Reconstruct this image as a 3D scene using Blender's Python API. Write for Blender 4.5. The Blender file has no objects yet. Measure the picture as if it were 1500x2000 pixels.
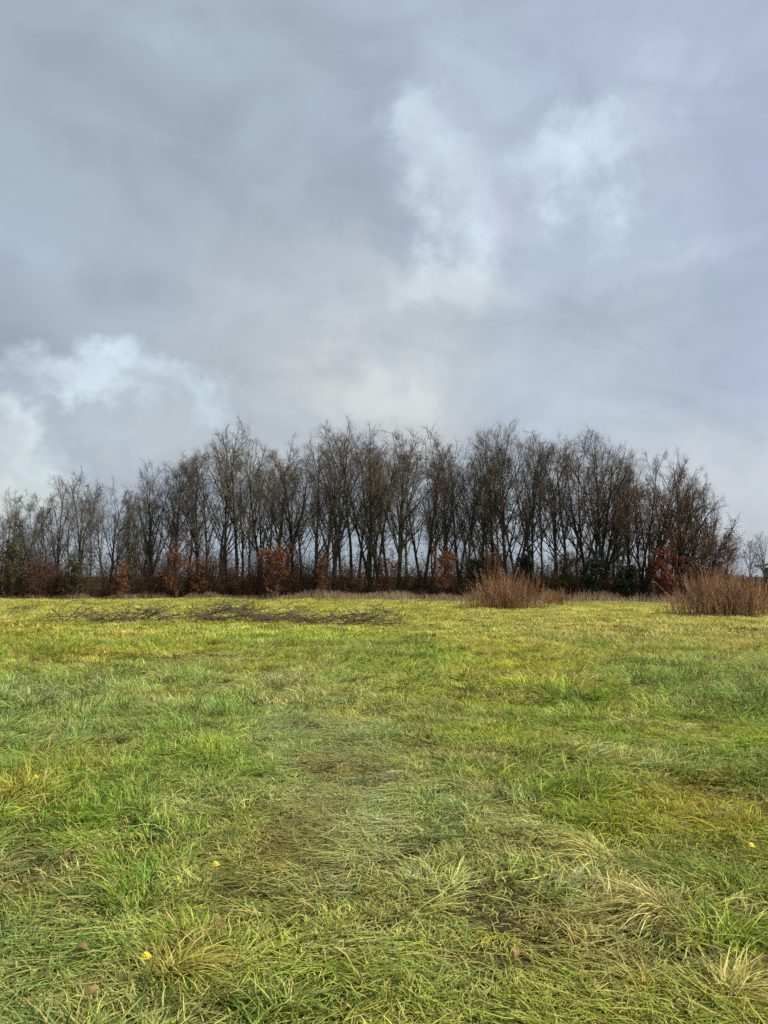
import bpy, math
import numpy as np
from mathutils import Vector

# ------------------------------------------------------------------ camera
S = bpy.context.scene
COL = S.collection
FPX, CX, CY = 1510.0, 750.0, 1000.0          # focal length in pixels of the 1500x2000 photograph
HORIZON, CAM_H = 1125.0, 1.6
PITCH = math.atan((HORIZON - CY) / FPX)      # the camera looks slightly upwards
cam_d = bpy.data.cameras.new('camera')
cam = bpy.data.objects.new('camera', cam_d)
COL.objects.link(cam)
cam.location = (0, 0, CAM_H)
cam.rotation_euler = (math.pi / 2 + PITCH, 0, 0)
cam_d.sensor_fit = 'VERTICAL'
cam_d.sensor_height = 36.0
cam_d.lens = 36.0 * FPX / 2000.0
cam_d.clip_start, cam_d.clip_end = 0.05, 6000
S.camera = cam

S.view_settings.view_transform = 'Standard'
S.view_settings.look = 'None'
S.view_settings.gamma = 1.0
S.view_settings.use_curve_mapping = False
EXPOSURE = 2.15
S.view_settings.exposure = EXPOSURE
S.render.engine = 'CYCLES'
S.cycles.max_bounces = 5
S.cycles.diffuse_bounces = 3
S.cycles.glossy_bounces = 2
S.cycles.transmission_bounces = 3
S.cycles.transparent_max_bounces = 4
S.cycles.caustics_reflective = False
S.cycles.caustics_refractive = False
S.cycles.use_denoising = False
S.cycles.sample_clamp_direct = 1.5
S.cycles.sample_clamp_indirect = 0.6


def ray(px, py):
    a, b = (px - CX) / FPX, (CY - py) / FPX
    c, s = math.cos(PITCH), math.sin(PITCH)
    return Vector((a, c - b * s, s + b * c))


def az_el(px, py):
    d = ray(px, py).normalized()
    return math.atan2(d.x, d.y), math.asin(d.z)


def at(px, Y, py=HORIZON):
    d = ray(px, py)
    return d.x / d.y * Y


def hgt(py, Y, px=750):
    d = ray(px, py)
    return CAM_H + d.z / d.y * Y


def dist_ground(py):
    d = ray(750, py)
    return -CAM_H / d.z * d.y


def lin(*c):
    o = []
    for v in c:
        v /= 255.0
        o.append(v / 12.92 if v <= 0.04045 else ((v + 0.055) / 1.055) ** 2.4)
    return o


# ------------------------------------------------------------------ sun and sky
SUN_AZ, SUN_EL = math.radians(108), math.radians(46)
sun_d = bpy.data.lights.new('sun', 'SUN')
sun_d.energy = 1.5
sun_d.angle = math.radians(11)
sun_d.color = (1.0, 0.95, 0.86)
sun = bpy.data.objects.new('sun', sun_d)
COL.objects.link(sun)
sv = Vector((math.sin(SUN_AZ) * math.cos(SUN_EL), math.cos(SUN_AZ) * math.cos(SUN_EL), math.sin(SUN_EL)))
sun.rotation_euler = sv.to_track_quat('Z', 'Y').to_euler()

W = bpy.data.worlds.new('World')
S.world = W
W.use_nodes = True
nt = W.node_tree
nt.nodes.clear()
BGS = 0.1
SKYK = 1.0 / (BGS * 2 ** EXPOSURE)


def N(tree, t, **kw):
    n = tree.nodes.new(t)
    for k, v in kw.items():
        setattr(n, k, v)
    return n


out = N(nt, 'ShaderNodeOutputWorld')
bg = N(nt, 'ShaderNodeBackground')
bg.inputs['Strength'].default_value = BGS
nt.links.new(bg.outputs[0], out.inputs[0])
sky = N(nt, 'ShaderNodeTexSky', sky_type='NISHITA', sun_disc=False)
sky.sun_elevation = SUN_EL
sky.sun_rotation = SUN_AZ
sky.air_density, sky.dust_density = 1.0, 2.0
tc = N(nt, 'ShaderNodeTexCoord')
sep = N(nt, 'ShaderNodeSeparateXYZ')
nt.links.new(tc.outputs['Generated'], sep.inputs[0])
azn = N(nt, 'ShaderNodeMath', operation='ARCTAN2')
nt.links.new(sep.outputs['X'], azn.inputs[0])
nt.links.new(sep.outputs['Y'], azn.inputs[1])
eln = N(nt, 'ShaderNodeMath', operation='ARCSINE')
nt.links.new(sep.outputs['Z'], eln.inputs[0])
uv = N(nt, 'ShaderNodeCombineXYZ')
nt.links.new(azn.outputs[0], uv.inputs[0])
nt.links.new(eln.outputs[0], uv.inputs[1])
# large billows bend the cloud edges
nz = N(nt, 'ShaderNodeTexNoise')
nz.inputs['Scale'].default_value = 7.5
nz.inputs['Detail'].default_value = 7.0
nz.inputs['Roughness'].default_value = 0.6
nt.links.new(tc.outputs['Generated'], nz.inputs['Vector'])
ma = N(nt, 'ShaderNodeVectorMath', operation='MULTIPLY_ADD')
ma.inputs[1].default_value = (0.32, 0.30, 0.0)
nt.links.new(nz.outputs['Color'], ma.inputs[0])
ad = N(nt, 'ShaderNodeVectorMath', operation='ADD')
ad.inputs[1].default_value = (-0.16, -0.15, 0.0)
nt.links.new(uv.outputs[0], ad.inputs[0])
nt.links.new(ad.outputs[0], ma.inputs[2])
WARP = ma.outputs[0]


def skycol(c):
    return [v * SKYK for v in lin(*c)] + [1.0]


base = N(nt, 'ShaderNodeRGB')
base.outputs[0].default_value = skycol((170, 184, 199))
cur = base.outputs[0]
# broad cloud masses: pixel centre, half widths in pixels, turn in degrees, colour, weight
CLOUDS = [
    (330, 230, 620, 520, -10, (166, 180, 192), 0.9),
    (1150, 40, 520, 300, 0, (172, 184, 206), 0.9),
    (1560, 420, 330, 620, 10, (172, 183, 209), 0.8),
    (560, 480, 420, 200, -12, (161, 173, 185), 0.75),
    (720, 330, 200, 170, 0, (156, 169, 185), 0.6),
    (640, 720, 620, 260, 0, (193, 199, 203), 0.85),
    (1180, 620, 330, 130, 8, (166, 180, 194), 0.8),
    (1040, 780, 430, 130, 0, (189, 201, 213), 0.7),
    (1380, 960, 420, 170, 0, (203, 208, 214), 0.85),
    (60, 600, 330, 150, 0, (156, 169, 184), 0.8),
    (960, 330, 150, 300, 8, (186, 201, 216), 0.75),
    (1060, 330, 300, 200, 0, (187, 201, 219), 0.6),
    (850, 265, 70, 60, -30, (206, 222, 234), 0.9),
    (905, 335, 75, 85, -20, (200, 211, 226), 0.8),
    (915, 425, 62, 70, 0, (208, 224, 236), 0.95),
    (1000, 385, 80, 45, 10, (200, 200, 220), 0.7),
    (1120, 255, 125, 70, 0, (205, 222, 236), 0.85),
    (1135, 290, 75, 85, 20, (211, 228, 242), 0.85),
    (1290, 240, 80, 100, 0, (194, 205, 222), 0.6),
    (1060, 450, 130, 70, 0, (174, 186, 204), 0.8),
    (1330, 480, 170, 40, 5, (190, 200, 217), 0.6),
    (1290, 590, 100, 60, 20, (184, 197, 210), 0.6),
    (890, 505, 75, 70, 0, (212, 222, 226), 0.95),
    (850, 570, 120, 50, -10, (205, 213, 216), 0.85),
    (110, 712, 95, 42, -22, (213, 222, 235), 0.9),
    (245, 690, 75, 55, 40, (212, 231, 242), 1.0),
    (195, 745, 55, 62, 10, (206, 226, 236), 0.85),
    (205, 790, 85, 26, -28, (212, 229, 238), 0.85),
    (345, 775, 115, 52, -35, (206, 225, 236), 0.85),
    (275, 775, 60, 45, -20, (184, 197, 203), 0.9),
    (240, 850, 190, 50, -12, (178, 190, 197), 0.85),
    (28, 820, 100, 48, -38, (214, 226, 230), 0.95),
    (5, 930, 100, 90, -30, (214, 223, 219), 0.9),
    (770, 795, 230, 80, -24, (217, 219, 216), 0.75),
    (870, 735, 120, 50, -10, (196, 205, 209), 0.6),
    (430, 880, 330, 100, 0, (196, 203, 208), 0.7),
]
for (px, py, ax, ay, tilt, colr, wgt) in CLOUDS:
    u, v = az_el(px, py)
    mp = N(nt, 'ShaderNodeMapping', vector_type='TEXTURE')
    mp.inputs['Location'].default_value = (u, v, 0)
    mp.inputs['Rotation'].default_value = (0, 0, math.radians(tilt))
    mp.inputs['Scale'].default_value = (ax / FPX, ay / FPX, 1)
    nt.links.new(WARP, mp.inputs['Vector'])
    ln = N(nt, 'ShaderNodeVectorMath', operation='LENGTH')
    nt.links.new(mp.outputs[0], ln.inputs[0])
    mr = N(nt, 'ShaderNodeMapRange', interpolation_type='SMOOTHSTEP')
    small = ax < 200
    mr.inputs['From Min'].default_value = 1.5 if small else 1.25
    mr.inputs['From Max'].default_value = -0.1 if small else 0.0
    mr.inputs['To Min'].default_value = 0.0
    mr.inputs['To Max'].default_value = wgt
    nt.links.new(ln.outputs['Value'], mr.inputs['Value'])
    mx = N(nt, 'ShaderNodeMix', data_type='RGBA')
    nt.links.new(mr.outputs[0], mx.inputs[0])
    nt.links.new(cur, mx.inputs[6])
    mx.inputs[7].default_value = skycol(colr)
    cur = mx.outputs[2]
# finer wisps
nz2 = N(nt, 'ShaderNodeTexNoise')
nz2.inputs['Scale'].default_value = 7.0
nz2.inputs['Detail'].default_value = 6.0
nz2.inputs['Distortion'].default_value = 0.6
sc2 = N(nt, 'ShaderNodeVectorMath', operation='MULTIPLY')
sc2.inputs[1].default_value = (1.0, 1.0, 1.7)
nt.links.new(tc.outputs['Generated'], sc2.inputs[0])
nt.links.new(sc2.outputs[0], nz2.inputs['Vector'])
mr2 = N(nt, 'ShaderNodeMapRange')
mr2.inputs['From Min'].default_value = 0.25
mr2.inputs['From Max'].default_value = 0.75
mr2.inputs['To Min'].default_value = 0.86
mr2.inputs['To Max'].default_value = 1.13
nt.links.new(nz2.outputs['Fac'], mr2.inputs['Value'])
mul = N(nt, 'ShaderNodeVectorMath', operation='SCALE')
nt.links.new(cur, mul.inputs[0])
nt.links.new(mr2.outputs[0], mul.inputs['Scale'])
mixs = N(nt, 'ShaderNodeMix', data_type='RGBA')
mixs.inputs[0].default_value = 0.98           # nearly closed cloud cover over the clear sky
nt.links.new(sky.outputs[0], mixs.inputs[6])
nt.links.new(mul.outputs[0], mixs.inputs[7])
nt.links.new(mixs.outputs[2], bg.inputs['Color'])
W.cycles.sampling_method = 'MANUAL'
W.cycles.sample_map_resolution = 512

# ------------------------------------------------------------------ helpers
RNG = np.random.default_rng(7)


def vnoise(x, y, seed=0):
    x, y = np.asarray(x, float), np.asarray(y, float)
    xi, yi = np.floor(x).astype(np.int64), np.floor(y).astype(np.int64)
    fx, fy = x - xi, y - yi
    fx, fy = fx * fx * (3 - 2 * fx), fy * fy * (3 - 2 * fy)

    def h(a, b):
        n = (a * 374761393 + b * 668265263 + seed * 974634777) & 0xFFFFFFFF
        n = ((n ^ (n >> 13)) * 1274126177) & 0xFFFFFFFF
        return ((n ^ (n >> 16)) & 0xFFFF) / 65535.0
    return (h(xi, yi) * (1 - fx) + h(xi + 1, yi) * fx) * (1 - fy) + (h(xi, yi + 1) * (1 - fx) + h(xi + 1, yi + 1) * fx) * fy


def fbm(x, y, seed=0, octv=4):
    s, a, t = 0.0, 0.5, 0.0
    for o in range(octv):
        s = s + a * vnoise(x * 2 ** o + 17.3 * o, y * 2 ** o - 9.1 * o, seed + o)
        t += a
        a *= 0.5
    return s / t


def smooth(x, a, b):
    t = np.clip((x - a) / (b - a), 0, 1)
    return t * t * (3 - 2 * t)


def H(x, y):
    x, y = np.asarray(x, float), np.asarray(y, float)
    f = 1 - smooth(np.hypot(x, y), 70, 110)
    return ((fbm(x / 4, y / 4, 31, 2) - 0.5) * 0.14 + (fbm(x / 0.8, y / 0.8, 41, 2) - 0.5) * 0.11) * f


def h1(x, y):
    return float(H(x, y))


def mesh_np(name, verts, faces, mat=None, attrs=None, smooth_shade=True):
    """verts (N,3), faces list of arrays each (M,k)"""
    me = bpy.data.meshes.new(name)
    verts = np.ascontiguousarray(verts, dtype=np.float32)
    loops = np.concatenate([f.reshape(-1) for f in faces]).astype(np.int32)
    tot = np.concatenate([np.full(len(f), f.shape[1], np.int32) for f in faces])
    start = np.concatenate([[0], np.cumsum(tot)[:-1]]).astype(np.int32)
    me.vertices.add(len(verts))
    me.vertices.foreach_set('co', verts.ravel())
    me.loops.add(len(loops))
    me.loops.foreach_set('vertex_index', loops)
    me.polygons.add(len(tot))
    me.polygons.foreach_set('loop_start', start)
    me.polygons.foreach_set('loop_total', tot)
    me.polygons.foreach_set('use_smooth', np.full(len(tot), smooth_shade, bool))
    for k, v in (attrs or {}).items():
        a = me.attributes.new(k, 'FLOAT', 'POINT')
        a.data.foreach_set('value', np.ascontiguousarray(v, dtype=np.float32))
    me.update(calc_edges=True)
    if mat:
        me.materials.append(mat)
    return me


def obj(name, me, parent=None, loc=(0, 0, 0), rz=0.0, sc=None, label=None, cat=None, group=None, kind=None):
    o = bpy.data.objects.new(name, me)
    COL.objects.link(o)
    o.parent = parent
    o.location = loc
    o.rotation_euler = (0, 0, rz)
    if sc is not None:
        o.scale = sc
    if label:
        o['label'] = label
    if cat:
        o['category'] = cat
    if group:
        o['group'] = group
    if kind:
        o['kind'] = kind
    return o


def tubes(P, R, sides):
    """P (N,K,3) polylines, R (N,K) radii -> verts, quads"""
    n, K, _ = P.shape
    T = np.empty_like(P)
    T[:, 1:-1] = P[:, 2:] - P[:, :-2]
    T[:, 0] = P[:, 1] - P[:, 0]
    T[:, -1] = P[:, -1] - P[:, -2]
    T /= np.linalg.norm(T, axis=2, keepdims=True) + 1e-9
    D = P[:, -1] - P[:, 0]
    ref = np.where(np.abs(D[:, 2:3]) > 0.7 * np.linalg.norm(D, axis=1, keepdims=True), [[1.0, 0.05, 0]], [[0.05, 0, 1.0]])[:, None, :]
    A = np.cross(T, np.broadcast_to(ref, T.shape))
    A /= np.linalg.norm(A, axis=2, keepdims=True) + 1e-9
    B = np.cross(T, A)
    ang = np.arange(sides) * 2 * math.pi / sides
    V = P[:, :, None, :] + R[:, :, None, None] * (A[:, :, None, :] * np.cos(ang)[:, None] + B[:, :, None, :] * np.sin(ang)[:, None])
    idx = np.arange(n * K * sides).reshape(n, K, sides)
    a, b = idx[:, :-1], idx[:, 1:]
    q = np.stack([a, np.roll(a, -1, 2), np.roll(b, -1, 2), b], -1).reshape(-1, 4)
    return V.reshape(-1, 3), q


def join(parts):
    vs, fs, o = [], [], 0
    for v, f in parts:
        vs.append(v)
        fs.append(f + o)
        o += len(v)
    return np.concatenate(vs), fs


def grow(r, P, R, n, t0, t1, ang, lenf, K, rf, up=0.15, wig=0.12, rmin=0.003, lenabs=None, taper=0.35, fade=0.6):
    """children of the polylines P: n per parent between t0 and t1 along it"""
    m, Kp, _ = P.shape
    pi = np.repeat(np.arange(m), n)
    base_t = np.tile((np.arange(n) + 0.5) / n, m)
    t = t0 + (t1 - t0) * np.clip(base_t + r.normal(0, 0.5 / n, m * n), 0, 1)
    f = t * (Kp - 1)
    i = np.minimum(f.astype(int), Kp - 2)
    w = (f - i)[:, None]
    pos = P[pi, i] * (1 - w) + P[pi, i + 1] * w
    tan = P[pi, i + 1] - P[pi, i]
    tan /= np.linalg.norm(tan, axis=1, keepdims=True) + 1e-9
    rad = R[pi, i] * (1 - w[:, 0]) + R[pi, i + 1] * w[:, 0]
    rv = r.normal(size=(m * n, 3))
    perp = rv - tan * (rv * tan).sum(1, keepdims=True)
    perp /= np.linalg.norm(perp, axis=1, keepdims=True) + 1e-9
    a = np.radians(r.uniform(ang[0], ang[1], m * n))[:, None]
    d = np.cos(a) * tan + np.sin(a) * perp
    plen = np.linalg.norm(np.diff(P, axis=1), axis=2).sum(1)[pi]
    L = plen * r.uniform(lenf[0], lenf[1], m * n) * (1.05 - fade * (t - t0) / max(t1 - t0, 1e-6)) if lenabs is None else r.uniform(lenabs[0], lenabs[1], m * n)
    step = (L / (K - 1))[:, None]
    Q = np.empty((m * n, K, 3))
    Q[:, 0] = pos
    for k in range(1, K):
        d = d + r.normal(0, wig, (m * n, 3)) + np.array([0, 0, up])
        d /= np.linalg.norm(d, axis=1, keepdims=True)
        Q[:, k] = Q[:, k - 1] + d * step
    r0 = np.maximum(rad * rf, rmin)
    RR = np.maximum(r0[:, None] * np.linspace(1, taper, K)[None, :], rmin * 0.7)
    return Q, RR


def leaf_quads(r, pts, size, flat=0.0):
    n = len(pts)
    a = r.normal(size=(n, 3))
    a /= np.linalg.norm(a, axis=1, keepdims=True)
    b = r.normal(size=(n, 3))
    b -= a * (a * b).sum(1, keepdims=True)
    b /= np.linalg.norm(b, axis=1, keepdims=True)
    s = size * r.uniform(0.6, 1.3, (n, 1))
    a, b = a * s, b * s * 0.6
    V = np.stack([pts - a, pts - b * 0.9 + a * 0.15, pts + a, pts + b * 0.9 + a * 0.15], 1).reshape(-1, 3)
    return V, np.arange(4 * n).reshape(n, 4)


# ------------------------------------------------------------------ materials
def new_mat(name):
    m = bpy.data.materials.new(name)
    m.use_nodes = True
    t = m.node_tree
    t.nodes.clear()
    o = N(t, 'ShaderNodeOutputMaterial')
    return m, t, o


def ramp(t, stops):
    r = N(t, 'ShaderNodeValToRGB')
    e = r.color_ramp.elements
    e[0].position, e[0].color = stops[0][0], (*stops[0][1], 1)
    e[1].position, e[1].color = stops[-1][0], (*stops[-1][1], 1)
    for p, c in stops[1:-1]:
        q = e.new(p)
        q.color = (*c, 1)
    return r


def noise_mat(name, stops, scale=4.0, detail=4.0, rough=0.85, coord='Object', spec=0.2, bump=0.0, rnd=0.0, transl=0.0):
    """colour from noise, shifted a little from object to object"""
    m, t, o = new_mat(name)
    tcn = N(t, 'ShaderNodeTexCoord')
    n = N(t, 'ShaderNodeTexNoise')
    n.inputs['Scale'].default_value = scale
    n.inputs['Detail'].default_value = detail
    if coord == 'World':
        g = N(t, 'ShaderNodeNewGeometry')
        t.links.new(g.outputs['Position'], n.inputs['Vector'])
    elif coord != 'Stem':
        t.links.new(tcn.outputs[coord], n.inputs['Vector'])
    r = ramp(t, stops)
    t.links.new(n.outputs['Fac'], r.inputs[0])
    c = r.outputs[0]
    if coord == 'Stem':
        sa = N(t, 'ShaderNodeAttribute', attribute_type='GEOMETRY', attribute_name='shade')
        t.links.new(sa.outputs['Fac'], r.inputs[0])
    if rnd:
        oi = N(t, 'ShaderNodeObjectInfo')
        hs = N(t, 'ShaderNodeHueSaturation')
        mrr = N(t, 'ShaderNodeMapRange')
        mrr.inputs['To Min'].default_value, mrr.inputs['To Max'].default_value = 1 - rnd, 1 + rnd
        t.links.new(oi.outputs['Random'], mrr.inputs['Value'])
        t.links.new(mrr.outputs[0], hs.inputs['Value'])
        t.links.new(c, hs.inputs['Color'])
        c = hs.outputs[0]
    b = N(t, 'ShaderNodeBsdfPrincipled')
    b.inputs['Roughness'].default_value = rough
    b.inputs['Specular IOR Level'].default_value = spec
    t.links.new(c, b.inputs['Base Color'])
    if bump:
        bp = N(t, 'ShaderNodeBump')
        bp.inputs['Strength'].default_value = bump
        bp.inputs['Distance'].default_value = 0.02
        t.links.new(n.outputs['Fac'], bp.inputs['Height'])
        t.links.new(bp.outputs[0], b.inputs['Normal'])
    sh = b.outputs[0]
    if transl:
        tr = N(t, 'ShaderNodeBsdfTranslucent')
        t.links.new(c, tr.inputs['Color'])
        ms = N(t, 'ShaderNodeMixShader')
        ms.inputs[0].default_value = transl
        t.links.new(sh, ms.inputs[1])
        t.links.new(tr.outputs[0], ms.inputs[2])
        sh = ms.outputs[0]
    t.links.new(sh, o.inputs[0])
    return m


M = {}
M['bark'] = noise_mat('bark', [(0.3, (0.022, 0.020, 0.012)), (0.5, (0.044, 0.044, 0.024)), (0.7, (0.10, 0.085, 0.055))], 3.0, 5, 0.9, 'World', 0.15, 0.6, 0.3)
M['twig'] = noise_mat('twig', [(0.3, (0.068, 0.054, 0.038)), (0.7, (0.155, 0.118, 0.085))], 1.2, 2, 0.85, 'World', 0.15, 0, 0.25)
M['twig_olive'] = noise_mat('twig_olive', [(0.3, (0.08, 0.072, 0.035)), (0.7, (0.15, 0.125, 0.065))], 1.2, 2, 0.85, 'World', 0.15, 0, 0.25)
M['brown_leaf'] = noise_mat('brown_leaf', [(0.3, (0.085, 0.036, 0.018)), (0.7, (0.17, 0.075, 0.034))], 2.5, 3, 0.7, 'World', 0.2, 0, 0.2, 0.3)
M['rust_leaf'] = noise_mat('rust_leaf', [(0.28, (0.09, 0.035, 0.016)), (0.5, (0.18, 0.07, 0.027)), (0.75, (0.28, 0.13, 0.055))], 3.0, 4, 0.7, 'World', 0.2, 0, 0.15, 0.3)
M['crimson_leaf'] = noise_mat('crimson_leaf', [(0.3, (0.09, 0.025, 0.014)), (0.7, (0.21, 0.055, 0.028))], 3.0, 4, 0.7, 'World', 0.2, 0, 0.1, 0.3)
M['evergreen'] = noise_mat('evergreen', [(0.3, (0.016, 0.026, 0.014)), (0.7, (0.04, 0.058, 0.028))], 3.0, 4, 0.5, 'World', 0.35, 0, 0.2, 0.15)
M['olive_leaf'] = noise_mat('olive_leaf', [(0.3, (0.05, 0.048, 0.016)), (0.7, (0.11, 0.10, 0.035))], 3.0, 4, 0.7, 'World', 0.2, 0, 0.2, 0.25)
M['hedge_leaf'] = noise_mat('hedge_leaf', [(0.3, (0.035, 0.036, 0.016)), (0.7, (0.085, 0.085, 0.035))], 2.0, 4, 0.7, 'World', 0.2, 0, 0.1, 0.2)
M['bramble'] = noise_mat('bramble', [(0.1, (0.08, 0.036, 0.02)), (0.6, (0.24, 0.115, 0.053)), (0.95, (0.38, 0.25, 0.14))], 6.0, 4, 0.8, 'Stem', 0.2, 0, 0.1)
M['scrub'] = noise_mat('scrub', [(0.3, (0.045, 0.03, 0.02)), (0.55, (0.105, 0.062, 0.038)), (0.75, (0.2, 0.125, 0.075))], 1.5, 4, 0.85, 'World', 0.15)
M['brush'] = noise_mat('brush', [(0.3, (0.05, 0.036, 0.025)), (0.7, (0.18, 0.135, 0.09))], 5.0, 3, 0.85, 'World', 0.2)
M['dead_grass'] = noise_mat('dead_grass', [(0.3, (0.24, 0.15, 0.09)), (0.55, (0.40, 0.29, 0.18)), (0.8, (0.50, 0.42, 0.24))], 1.2, 4, 0.8, 'World', 0.2, 0, 0, 0.3)
M['post'] = noise_mat('post', [(0.3, (0.20, 0.19, 0.17)), (0.7, (0.36, 0.35, 0.32))], 8.0, 4, 0.85, 'Object', 0.2, 0.3)
M['litter'] = noise_mat('litter', [(0.3, (0.03, 0.02, 0.012)), (0.6, (0.085, 0.05, 0.028)), (0.8, (0.14, 0.085, 0.045))], 2.0, 6, 0.95, 'World', 0.1, 0.6)
M['fallen_leaf'] = noise_mat('fallen_leaf', [(0.3, (0.14, 0.085, 0.03)), (0.7, (0.30, 0.20, 0.08))], 30.0, 4, 0.7, 'Object', 0.25, 0, 0.3, 0.15)
M['petal'] = noise_mat('petal', [(0.3, (0.75, 0.55, 0.03)), (0.7, (0.85, 0.72, 0.10))], 40.0, 2, 0.6, 'Object', 0.2, 0, 0, 0.2)
M['stem_green'] = noise_mat('stem_green', [(0.3, (0.10, 0.15, 0.04)), (0.7, (0.2, 0.25, 0.08))], 20.0, 2, 0.6, 'Object', 0.2)
M['render_wall'] = noise_mat('render_wall', [(0.3, (0.20, 0.17, 0.13)), (0.7, (0.3, 0.26, 0.2))], 3.0, 5, 0.9, 'Object', 0.15, 0.2)
M['roof_felt'] = noise_mat('roof_felt', [(0.3, (0.035, 0.035, 0.034)), (0.7, (0.075, 0.073, 0.07))], 12.0, 5, 0.9, 'Object', 0.15, 0.3)
M['fascia'] = noise_mat('fascia', [(0.3, (0.42, 0.42, 0.38)), (0.7, (0.58, 0.57, 0.52))], 6.0, 4, 0.7, 'Object', 0.2)

# grass: every tuft carries its own tint, every blade its own shade
gm, t, o = new_mat('grass')
at_t = N(t, 'ShaderNodeAttribute', attribute_type='INSTANCER', attribute_name='tint')
at_b = N(t, 'ShaderNodeAttribute', attribute_type='GEOMETRY', attribute_name='blade')
at_l = N(t, 'ShaderNodeAttribute', attribute_type='GEOMETRY', attribute_name='along')
hsv = N(t, 'ShaderNodeHueSaturation')
rb = N(t, 'ShaderNodeMapRange')
rb.inputs['To Min'].default_value, rb.inputs['To Max'].default_value = 0.18, 1.75
t.links.new(at_b.outputs['Fac'], rb.inputs['Value'])
t.links.new(rb.outputs[0], hsv.inputs['Value'])
t.links.new(at_t.outputs['Color'], hsv.inputs['Color'])
hu = N(t, 'ShaderNodeMath', operation='MULTIPLY')
hu.inputs[1].default_value = 91.3
t.links.new(at_b.outputs['Fac'], hu.inputs[0])
hf = N(t, 'ShaderNodeMath', operation='FRACT')
t.links.new(hu.outputs[0], hf.inputs[0])
hr = N(t, 'ShaderNodeMapRange')
hr.inputs['To Min'].default_value, hr.inputs['To Max'].default_value = 0.465, 0.53
t.links.new(hf.outputs[0], hr.inputs['Value'])
t.links.new(hr.outputs[0], hsv.inputs['Hue'])
# withered blades: those whose number falls above a threshold, and dry tips
wob = N(t, 'ShaderNodeMath', operation='MULTIPLY')
wob.inputs[1].default_value = 37.7
t.links.new(at_b.outputs['Fac'], wob.inputs[0])
frc = N(t, 'ShaderNodeMath', operation='FRACT')
t.links.new(wob.outputs[0], frc.inputs[0])
adt = N(t, 'ShaderNodeMath', operation='MULTIPLY_ADD')
adt.inputs[1].default_value = 0.22
t.links.new(at_l.outputs['Fac'], adt.inputs[0])
t.links.new(frc.outputs[0], adt.inputs[2])
wi = N(t, 'ShaderNodeMapRange')
wi.inputs['From Min'].default_value, wi.inputs['From Max'].default_value = 0.82, 1.0
wi.inputs['To Max'].default_value = 0.8
t.links.new(adt.outputs[0], wi.inputs['Value'])
mg = N(t, 'ShaderNodeMix', data_type='RGBA')
t.links.new(wi.outputs[0], mg.inputs[0])
t.links.new(hsv.outputs[0], mg.inputs[6])
mg.inputs[7].default_value = (0.62, 0.52, 0.17, 1)
pb = N(t, 'ShaderNodeBsdfPrincipled')
pb.inputs['Roughness'].default_value = 0.5
pb.inputs['Specular IOR Level'].default_value = 0.09
t.links.new(mg.outputs[2], pb.inputs['Base Color'])
tr = N(t, 'ShaderNodeBsdfTranslucent')
t.links.new(mg.outputs[2], tr.inputs['Color'])
ms = N(t, 'ShaderNodeMixShader')
ms.inputs[0].default_value = 0.32
t.links.new(pb.outputs[0], ms.inputs[1])
t.links.new(tr.outputs[0], ms.inputs[2])
t.links.new(ms.outputs[0], o.inputs[0])
M['grass'] = gm

# soil and thatch under the grass
em, t, o = new_mat('soil')
g = N(t, 'ShaderNodeNewGeometry')
n1 = N(t, 'ShaderNodeTexNoise')
n1.inputs['Scale'].default_value, n1.inputs['Detail'].default_value = 0.9, 8
n2 = N(t, 'ShaderNodeTexNoise')
n2.inputs['Scale'].default_value, n2.inputs['Detail'].default_value = 28.0, 5
t.links.new(g.outputs['Position'], n1.inputs['Vector'])
t.links.new(g.outputs['Position'], n2.inputs['Vector'])
r1 = ramp(t, [(0.35, (0.03, 0.022, 0.013)), (0.5, (0.055, 0.045, 0.018)), (0.65, (0.10, 0.09, 0.028))])
t.links.new(n1.outputs['Fac'], r1.inputs[0])
r2 = ramp(t, [(0.35, (0.35, 0.35, 0.35)), (0.65, (1.3, 1.3, 1.2))])
t.links.new(n2.outputs['Fac'], r2.inputs[0])
mm = N(t, 'ShaderNodeMix', data_type='RGBA', blend_type='MULTIPLY')
mm.inputs[0].default_value = 1.0
t.links.new(r1.outputs[0], mm.inputs[6])
t.links.new(r2.outputs[0], mm.inputs[7])
pb = N(t, 'ShaderNodeBsdfPrincipled')
pb.inputs['Roughness'].default_value = 0.95
pb.inputs['Specular IOR Level'].default_value = 0.1
t.links.new(mm.outputs[2], pb.inputs['Base Color'])
bp = N(t, 'ShaderNodeBump')
bp.inputs['Strength'].default_value, bp.inputs['Distance'].default_value = 0.8, 0.03
t.links.new(n2.outputs['Fac'], bp.inputs['Height'])
t.links.new(bp.outputs[0], pb.inputs['Normal'])
t.links.new(pb.outputs[0], o.inputs[0])
M['soil'] = em

# ------------------------------------------------------------------ ground
def steps(*seg):
    v = [seg[0][0]]
    for a, b, s in seg:
        v += list(np.arange(a, b, s)[1:]) + [b]
    return np.array(v)


pos = steps((0, 7, 0.2), (7, 20, 0.65), (20, 60, 2.5))
pos = np.concatenate([pos, [75, 100, 150, 250, 450, 900, 2000]])
gx = np.concatenate([-pos[:0:-1], pos])
gy = np.concatenate([[-2000, -700, -250, -90, -40, -20], steps((-10, 0, 1.0), (0, 12, 0.2), (12, 30, 0.6), (30, 90, 2.0)), [100, 120, 160, 250, 450, 900, 2000]])
XX, YY = np.meshgrid(gx, gy, indexing='ij')
GV = np.stack([XX, YY, H(XX, YY)], -1).reshape(-1, 3)
ii = np.arange(len(gx) * len(gy)).reshape(len(gx), len(gy))
GF = np.stack([ii[:-1, :-1], ii[1:, :-1], ii[1:, 1:], ii[:-1, 1:]], -1).reshape(-1, 4)
obj('ground', mesh_np('ground', GV, [GF], M['soil']), kind='structure')

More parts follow.
